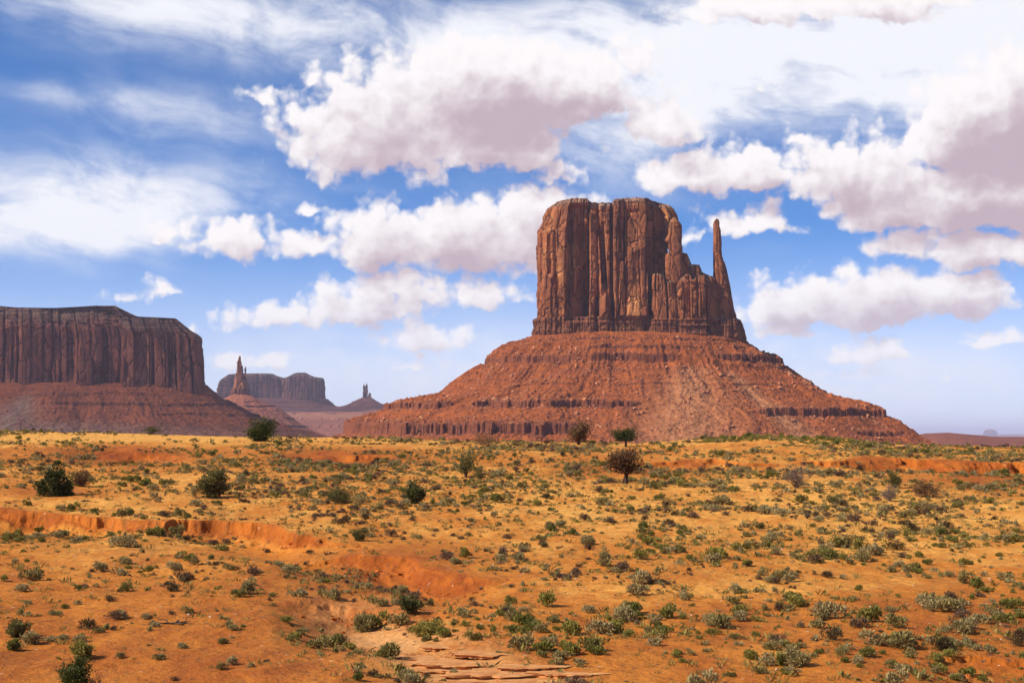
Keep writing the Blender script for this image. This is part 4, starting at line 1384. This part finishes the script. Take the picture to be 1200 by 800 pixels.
tree("low_bush", "green bush at the foot of the yellowish olive shrub by the left edge", 20, 759, 15, 20, M_GREEN, M_WOOD, "round", 22, leaves=1800, stems=9)
tree("round_bush", "round green bush behind the dark juniper at the bottom left", 102, 770, 24, 31, M_GREEN, M_WOOD, "round", 23, leaves=3600, stems=11)
tree("juniper_tree", "dark ragged juniper cut off by the bottom edge at the lower left", 94, 806, 42, 46, M_JUNIPER, M_WOOD, "round", 24, "tree", 5200, 13, 1)
tree("bare_shrub", "bare grey twigs leaning out right of the ragged juniper at the bottom left", 119, 803, 26, 22, M_BARE, M_GREYWOOD, "dead", 25, leaves=260, stems=6, bare=2)
tree("round_bush", "small dark round bush alone under the end of the left cut bank", 421, 633, 17, 20, M_OLIVE, M_WOOD, "round", 26, leaves=2200, stems=9)
tree("round_bush", "dark green bush above the eroded hollow in the lower centre", 482, 715, 24, 25, M_OLIVE, M_WOOD, "round", 27, leaves=2800, stems=10)
tree("pale_bush", "large pale silvery bush at the head of the pale wash", 425, 738, 23, 32, M_SAGE, M_GREYWOOD, "round", 28, leaves=3200, stems=12)
tree("low_bush", "wide dark green bush lying along the right rim of the pale wash", 500, 742, 18, 44, M_GREEN, M_WOOD, "round", 29, leaves=3200, stems=13)
tree("low_bush", "pale silvery-green bush in the right foreground near the bottom edge", 930, 777, 21, 32, M_SAGE, M_GREYWOOD, "round", 30, leaves=2800, stems=11)
tree("low_bush", "dark green bush touching the left side of the silvery-green foreground bush", 914, 777, 14, 20, M_GREEN, M_WOOD, "round", 31, leaves=1800, stems=9)
def dead_wood(name, label, px, py, wpx, hpx, seed, n=5, lying=False):
    rng = np.random.default_rng(seed)
    Y = vis_y(px, py); m = Y / F; x = (px - 600) * m
    z = float(gz(x, Y)[0])
    tubes = []
    for k in range(n):
        if lying:
            e = np.array([wpx * m * rng.uniform(.35, .55) * (1 if k % 2 else -1), rng.normal() * .3, abs(rng.normal()) * hpx * m * .5])
        else:
            e = np.array([rng.normal() * wpx * m * .35, rng.normal() * wpx * m * .25, hpx * m * rng.uniform(.6, 1)])
        P = np.stack([e * t_ + rng.normal(size=3) * .04 * wpx * m * (0 < t_) for t_ in (0, .3, .6, .8, 1)])
        P[:, 2] = np.maximum(P[:, 2], .03)
        tubes.append(tube(P, np.array([1, .8, .6, .45, .2]) * (.045 if lying else .07)))
    V, Fc = join_tubes(tubes)
    o = obj(name, mesh_from(name, V, Fc, M_WOOD), None, (x, Y, z))
    tag(o, label, "dead wood")


dead_wood("dead_stump", "small dark forked stump on the yellow sand right of centre", 945, 607, 11, 10, 1)
dead_wood("fallen_branch", "long dark fallen branch lying on the red soil at the lower left", 208, 729, 46, 6, 2, 7, True)
dead_wood("fallen_branch", "short fallen branch on bare sand above the left cut bank", 103, 587, 14, 4, 3, 5, True)
plant_field()


# ------------------------------------------------------------------ rocks
def rock_quads(seed, flat=.75):
    import bmesh
    rng = np.random.default_rng(seed)
    bm = bmesh.new()
    for p in unit(rng.normal(size=(18, 3))) * rng.uniform(.40, .56, (18, 1)) * (1, .85, flat):
        bm.verts.new(p)
    r = bmesh.ops.convex_hull(bm, input=bm.verts)
    bmesh.ops.delete(bm, geom=[v for v in bm.verts if not v.link_faces], context="VERTS")
    bmesh.ops.triangulate(bm, faces=bm.faces[:])
    V = np.array([v.co[:] for v in bm.verts]); bm.verts.index_update()
    Fc = np.array([[v.index for v in f.verts] for f in bm.faces])
    bm.free()
    return V, Fc


M_BOULDER = talus_material("boulder_rock", .35, red=(.44, .185, .085), dark=(.31, .110, .048), strat=(.33, .125, .06))


def boulders(td, n, nmost, seed, label, group, cover, smin, smax, rows, pxs):
    PX, PY, PZ, S, D = td
    rng = np.random.default_rng(seed)
    protos = [rock_quads(seed * 10 + k) for k in range(7)]
    meshes = [mesh_from("boulder", v, f, M_BOULDER) for v, f in protos]
    ii = rng.integers(6, PX.shape[0] - 1, n * 8); jj = rng.integers(0, PX.shape[1], n * 8)
    x, y, z = PX[ii, jj], PY[ii, jj], PZ[ii, jj]
    row = HOR - z
    dens = np.clip(.35 + 1.3 * fbm(x / 34, y / 34, oct=3, seed=seed), .03, 1) * np.interp(row, rows, [.15, 1.0, 1.0, .7])
    k = (y < 6) & (row > rows[0]) & (row < rows[-1]) & (x > pxs[0]) & (x < pxs[1]) & (rng.uniform(0, 1, n * 8) < dens)
    x, y, z = x[k][:n], y[k][:n], z[k][:n]
    n = len(x)
    size = np.minimum(smin * rng.uniform(.02, 1, n) ** -.42, smax)
    o_ = np.argsort(-size)
    x, y, z, size = x[o_], y[o_], z[o_], size[o_]
    W = np.stack([(x - 600) * S, y * S + D, z * S], 1)
    for i in range(min(nmost, n)):
        o = bpy.data.objects.new("boulder", meshes[int(rng.integers(7))])
        COL.objects.link(o)
        f = float(size[i]) * S
        o.location = W[i] + (0, 0, .18 * f)
        o.rotation_euler = tuple(rng.uniform(-.5, .5, 2)) + (rng.uniform(0, 6.28),)
        o.scale = (f * rng.uniform(.8, 1.4), f * rng.uniform(.8, 1.2), f * rng.uniform(.7, 1.1))
        tag(o, label, "boulder", group)
    V, Fc, off = [], [], 0
    for i in range(min(nmost, n), n):
        v, f = protos[i % 7]
        a = rng.uniform(0, 6.28); f_ = size[i] * S
        R = np.array([[math.cos(a), -math.sin(a), 0], [math.sin(a), math.cos(a), 0], [0, 0, 1]])
        V.append(v @ R.T * f_ * rng.uniform(.8, 1.25, 3) + W[i] + (0, 0, .15 * f_)); Fc.append(f + off); off += len(v)
    o = obj("rubble", mesh_from("rubble", np.concatenate(V), np.concatenate(Fc), M_BOULDER))
    tag(o, cover, "rubble", kind="stuff")


boulders(TDATA, 4200, 220, 31, "angular red boulder lying on the great butte's debris slope", "boulders strewn over the great butte's debris slope", "small broken rocks all over the great butte's debris slope", 1.25, 8.5, [398, 430, 500, 524], (400, 1090))
boulders(TDATA2, 1500, 75, 32, "brownish boulder lying on the long mesa's debris slope", "boulders strewn over the long mesa's debris slope", "small broken rocks over the long mesa's debris slope", 1.0, 4.0, [455, 470, 500, 512], (-30, 330))


# ledges of pale rock in the wash
def slab(seed, lx, ly, th):
    rng = np.random.default_rng(seed)
    n = 46
    a = np.linspace(0, 2 * np.pi, n, endpoint=False)
    r = 1 + .28 * vnoise(np.cos(a) * 1.6, np.sin(a) * 1.6, seed=seed) + .13 * vnoise(np.cos(a) * 6, np.sin(a) * 6, seed=seed + 1) + .05 * rng.normal(size=n)
    X, Yv = np.cos(a) * r * lx, np.sin(a) * r * ly
    rings = []
    for f, zz in [(.93, -th * 1.6), (.90, -.55 * th), (.97, -.40 * th), (1.0, -.12 * th), (.985, 0), (.80, .02 * th), (.4, .05 * th), (.02, .06 * th)]:
        jit = 1 + .025 * rng.normal(size=n)
        rings.append(np.stack([X * f * jit, Yv * f * jit, np.full(n, zz) + (.05 * th * vnoise(X * 2, Yv * 2, seed=seed + 3) if zz >= 0 else 0)], -1))
    V = np.concatenate(rings)
    return V, grid_faces(len(rings), n, wrap=True)


M_SLAB, t_, p_, _o = material("pale_sandstone")
co_ = t_.new("ShaderNodeTexCoord").outputs["Object"]
n_ = t_.noise(t_.vec("MULTIPLY", co_, (1.2, 2.6, 9)), 1, 6, .65)
t_.put(p_.inputs["Base Color"], t_.mix(1.0, t_.mix(t_.ss(n_, .35, .65), (.42, .150, .042), (.62, .30, .105)), t_.mix(t_.noise(co_, 9, 4, .7), (.75, .75, .75), (1.25, 1.25, 1.25)), "MULTIPLY"))
bump(t_, p_, t_.noise(co_, 5, 6, .7), .6, .08)
for i, (px, py, lp, dp, th) in enumerate([(548, 774, 62, 1.5, .13), (510, 783, 40, 1.0, .16), (586, 786, 70, 1.3, .16), (622, 778, 40, 1.0, .10), (494, 769, 26, .8, .10), (540, 796, 76, 1.0, .18),
                                         (630, 796, 54, .9, .14), (570, 763, 40, 1.1, .08), (662, 787, 40, .8, .10), (520, 756, 28, .9, .08)]):
    Y = vis_y(px, py)
    x = (px - 600) / F * Y
    v, f = slab(700 + i, lp / F * Y, dp, th)
    z = float(gz(x, Y)[0])
    o = obj("sandstone_ledge", mesh_from("sandstone_ledge", v, f, M_SLAB), None, (x, Y, z + th * .50), random.Random(i).uniform(-.12, .12))
    o.rotation_euler[0] = -.02
    tag(o, "flat pale sandstone ledge bared in the wash at the bottom centre", "rock ledge", "pale sandstone ledges in the wash")

# clods that fell from the cut banks
rng_ = np.random.default_rng(77)
cv_, cf_, off_ = [], [], 0
cp_ = [rock_quads(950 + k, .7) for k in range(5)]
for bx, by, bh, sd_, wd in BANK_DATA[:5]:
    for _ in range(170):
        px = rng_.uniform(max(-20, bx[0]), min(1220, bx[-1]))
        h = float(np.interp(px, bx, bh))
        if rng_.uniform() > h / 1.2:
            continue
        Y = float(np.interp(px, bx, by)) - wd - abs(rng_.normal()) * 1.6 - .3
        x = (px - 600) / F * Y
        f = min(.55, .10 * rng_.uniform(.05, 1) ** -.5)
        v, q = cp_[int(rng_.integers(5))]
        cv_.append(v * f * rng_.uniform(.7, 1.4, 3) + (x, Y, float(gz(x, Y)[0]) + .12 * f)); cf_.append(q + off_); off_ += len(v)
M_CLOD = talus_material("fallen_earth", .1, red=(.42, .115, .018), dark=(.30, .075, .014), strat=(.26, .065, .014))
tag(obj("clods", mesh_from("clods", np.concatenate(cv_), np.concatenate(cf_), M_CLOD)), "broken clods of red earth along the foot of the cut banks", "rubble", kind="stuff")

# loose stones on the near soil
M_STONE, t_, p_, _o = material("pale_stone")
co_ = t_.new("ShaderNodeTexCoord").outputs["Object"]
t_.put(p_.inputs["Base Color"], t_.mix(t_.noise(co_, 3, 4, .6), (.36, .19, .10), (.62, .46, .34)))
sx_, sY_, spx_, srow_ = scatter(900, 45)
ms_ = [mesh_from("stone", *rock_quads(900 + k, .6), M_STONE) for k in range(5)]
k_ = np.where((srow_ > 640) & (srow_ < 806) & (spx_ > 0) & (spx_ < 1200))[0][:110]
sz_ = gz(sx_, sY_)
for i in k_:
    f = random.Random(int(i)).uniform(.07, .20)
    o = obj("stone", ms_[int(i) % 5], None, (sx_[i], sY_[i], sz_[i] + .02), float(i), f)
    tag(o, "small loose stone lying on the foreground soil", "stone", "loose stones on the foreground soil")

# ------------------------------------------------------------------ unseen clouds added outside the frame to shade the long and distant mesas
def shade_cloud(cx, cy_, zc, hx, hy, hz, seed):
    n1, n2 = 160, 60
    th = np.linspace(0, 2 * np.pi, n1, endpoint=False)[None]; ph = np.linspace(0.001, np.pi - .001, n2)[:, None]
    d = np.stack([np.sin(ph) * np.cos(th), np.sin(ph) * np.sin(th), np.cos(ph) * np.ones_like(th)], -1)
    bil = np.abs(fbm(d[..., 0] * 3, d[..., 1] * 3, d[..., 2] * 3, oct=4, seed=seed))
    r = .80 + .55 * bil + .16 * fbm(d[..., 0] * 1.3, d[..., 1] * 1.3, d[..., 2] * 1.3, oct=2, seed=seed + 4)
    V = d * r[..., None] * (hx, hy, hz)
    V[..., 2] = np.where(V[..., 2] < -.35 * hz, -.35 * hz + .12 * (V[..., 2] + .35 * hz), V[..., 2])
    m, t, p, out = material("shade_cloud_vapour")
    p.inputs["Base Color"].default_value = (.9, .9, .9, 1)
    tr = t.new("ShaderNodeBsdfTranslucent"); tr.inputs[0].default_value = (.9, .9, .9, 1)
    mx = t.new("ShaderNodeMixShader"); mx.inputs[0].default_value = .35
    t.l.new(p.outputs[0], mx.inputs[1]); t.l.new(tr.outputs[0], mx.inputs[2])
    tp = t.new("ShaderNodeBsdfTransparent"); thin = t.new("ShaderNodeMixShader"); thin.inputs[0].default_value = .60     # thin cloud lets some sun through
    t.l.new(mx.outputs[0], thin.inputs[1]); t.l.new(tp.outputs[0], thin.inputs[2]); t.l.new(thin.outputs[0], out.inputs[0])
    o = obj("cloud", mesh_from("cloud", V.reshape(-1, 3), grid_faces(n2, n1, wrap=True), m, smooth=True), None, (cx, cy_, zc))
    return tag(o, kind="structure")


def shade(x, y, z, height, hx, hy, seed):
    k = (height - z) / SUN_DIR[2]
    return shade_cloud(x + SUN_DIR[0] * k, y + SUN_DIR[1] * k, height, hx, hy, 170, seed)


shade(-800, 3060, 60, 1500, 620, 520, 7)
shade(-1050, 8150, 120, 2300, 950, 620, 8)  # second unseen cloud, added to darken the distant mesas

# ------------------------------------------------------------------ the air
HAZE_DENSITY = 0.5 / 18000.0
hz_ = bpy.data.materials.new("haze_air")
hz_.use_nodes = True
ht = NT(hz_.node_tree); ht.n.clear()
ho = ht.new("ShaderNodeOutputMaterial"); hv = ht.new("ShaderNodeVolumePrincipled")
hv.inputs["Color"].default_value = (.80, .76, .96, 1)
hv.inputs["Density"].default_value = HAZE_DENSITY
hv.inputs["Anisotropy"].default_value = 0.0
ht.l.new(hv.outputs[0], ho.inputs["Volume"])
x0, x1, y0, y1, z0, z1 = -125000., 125000., -400., 96000., -75., 345.
hvv = [(x0, y0, z0), (x1, y0, z0), (x1, y1, z0), (x0, y1, z0), (x0, y0, z1), (x1, y0, z1), (x1, y1, z1), (x0, y1, z1)]
hff = [(0, 3, 2, 1), (4, 5, 6, 7), (0, 1, 5, 4), (1, 2, 6, 5), (2, 3, 7, 6), (3, 0, 4, 7)]
tag(obj("haze", mesh_from("haze", np.array(hvv), np.array(hff), hz_)), kind="stuff")
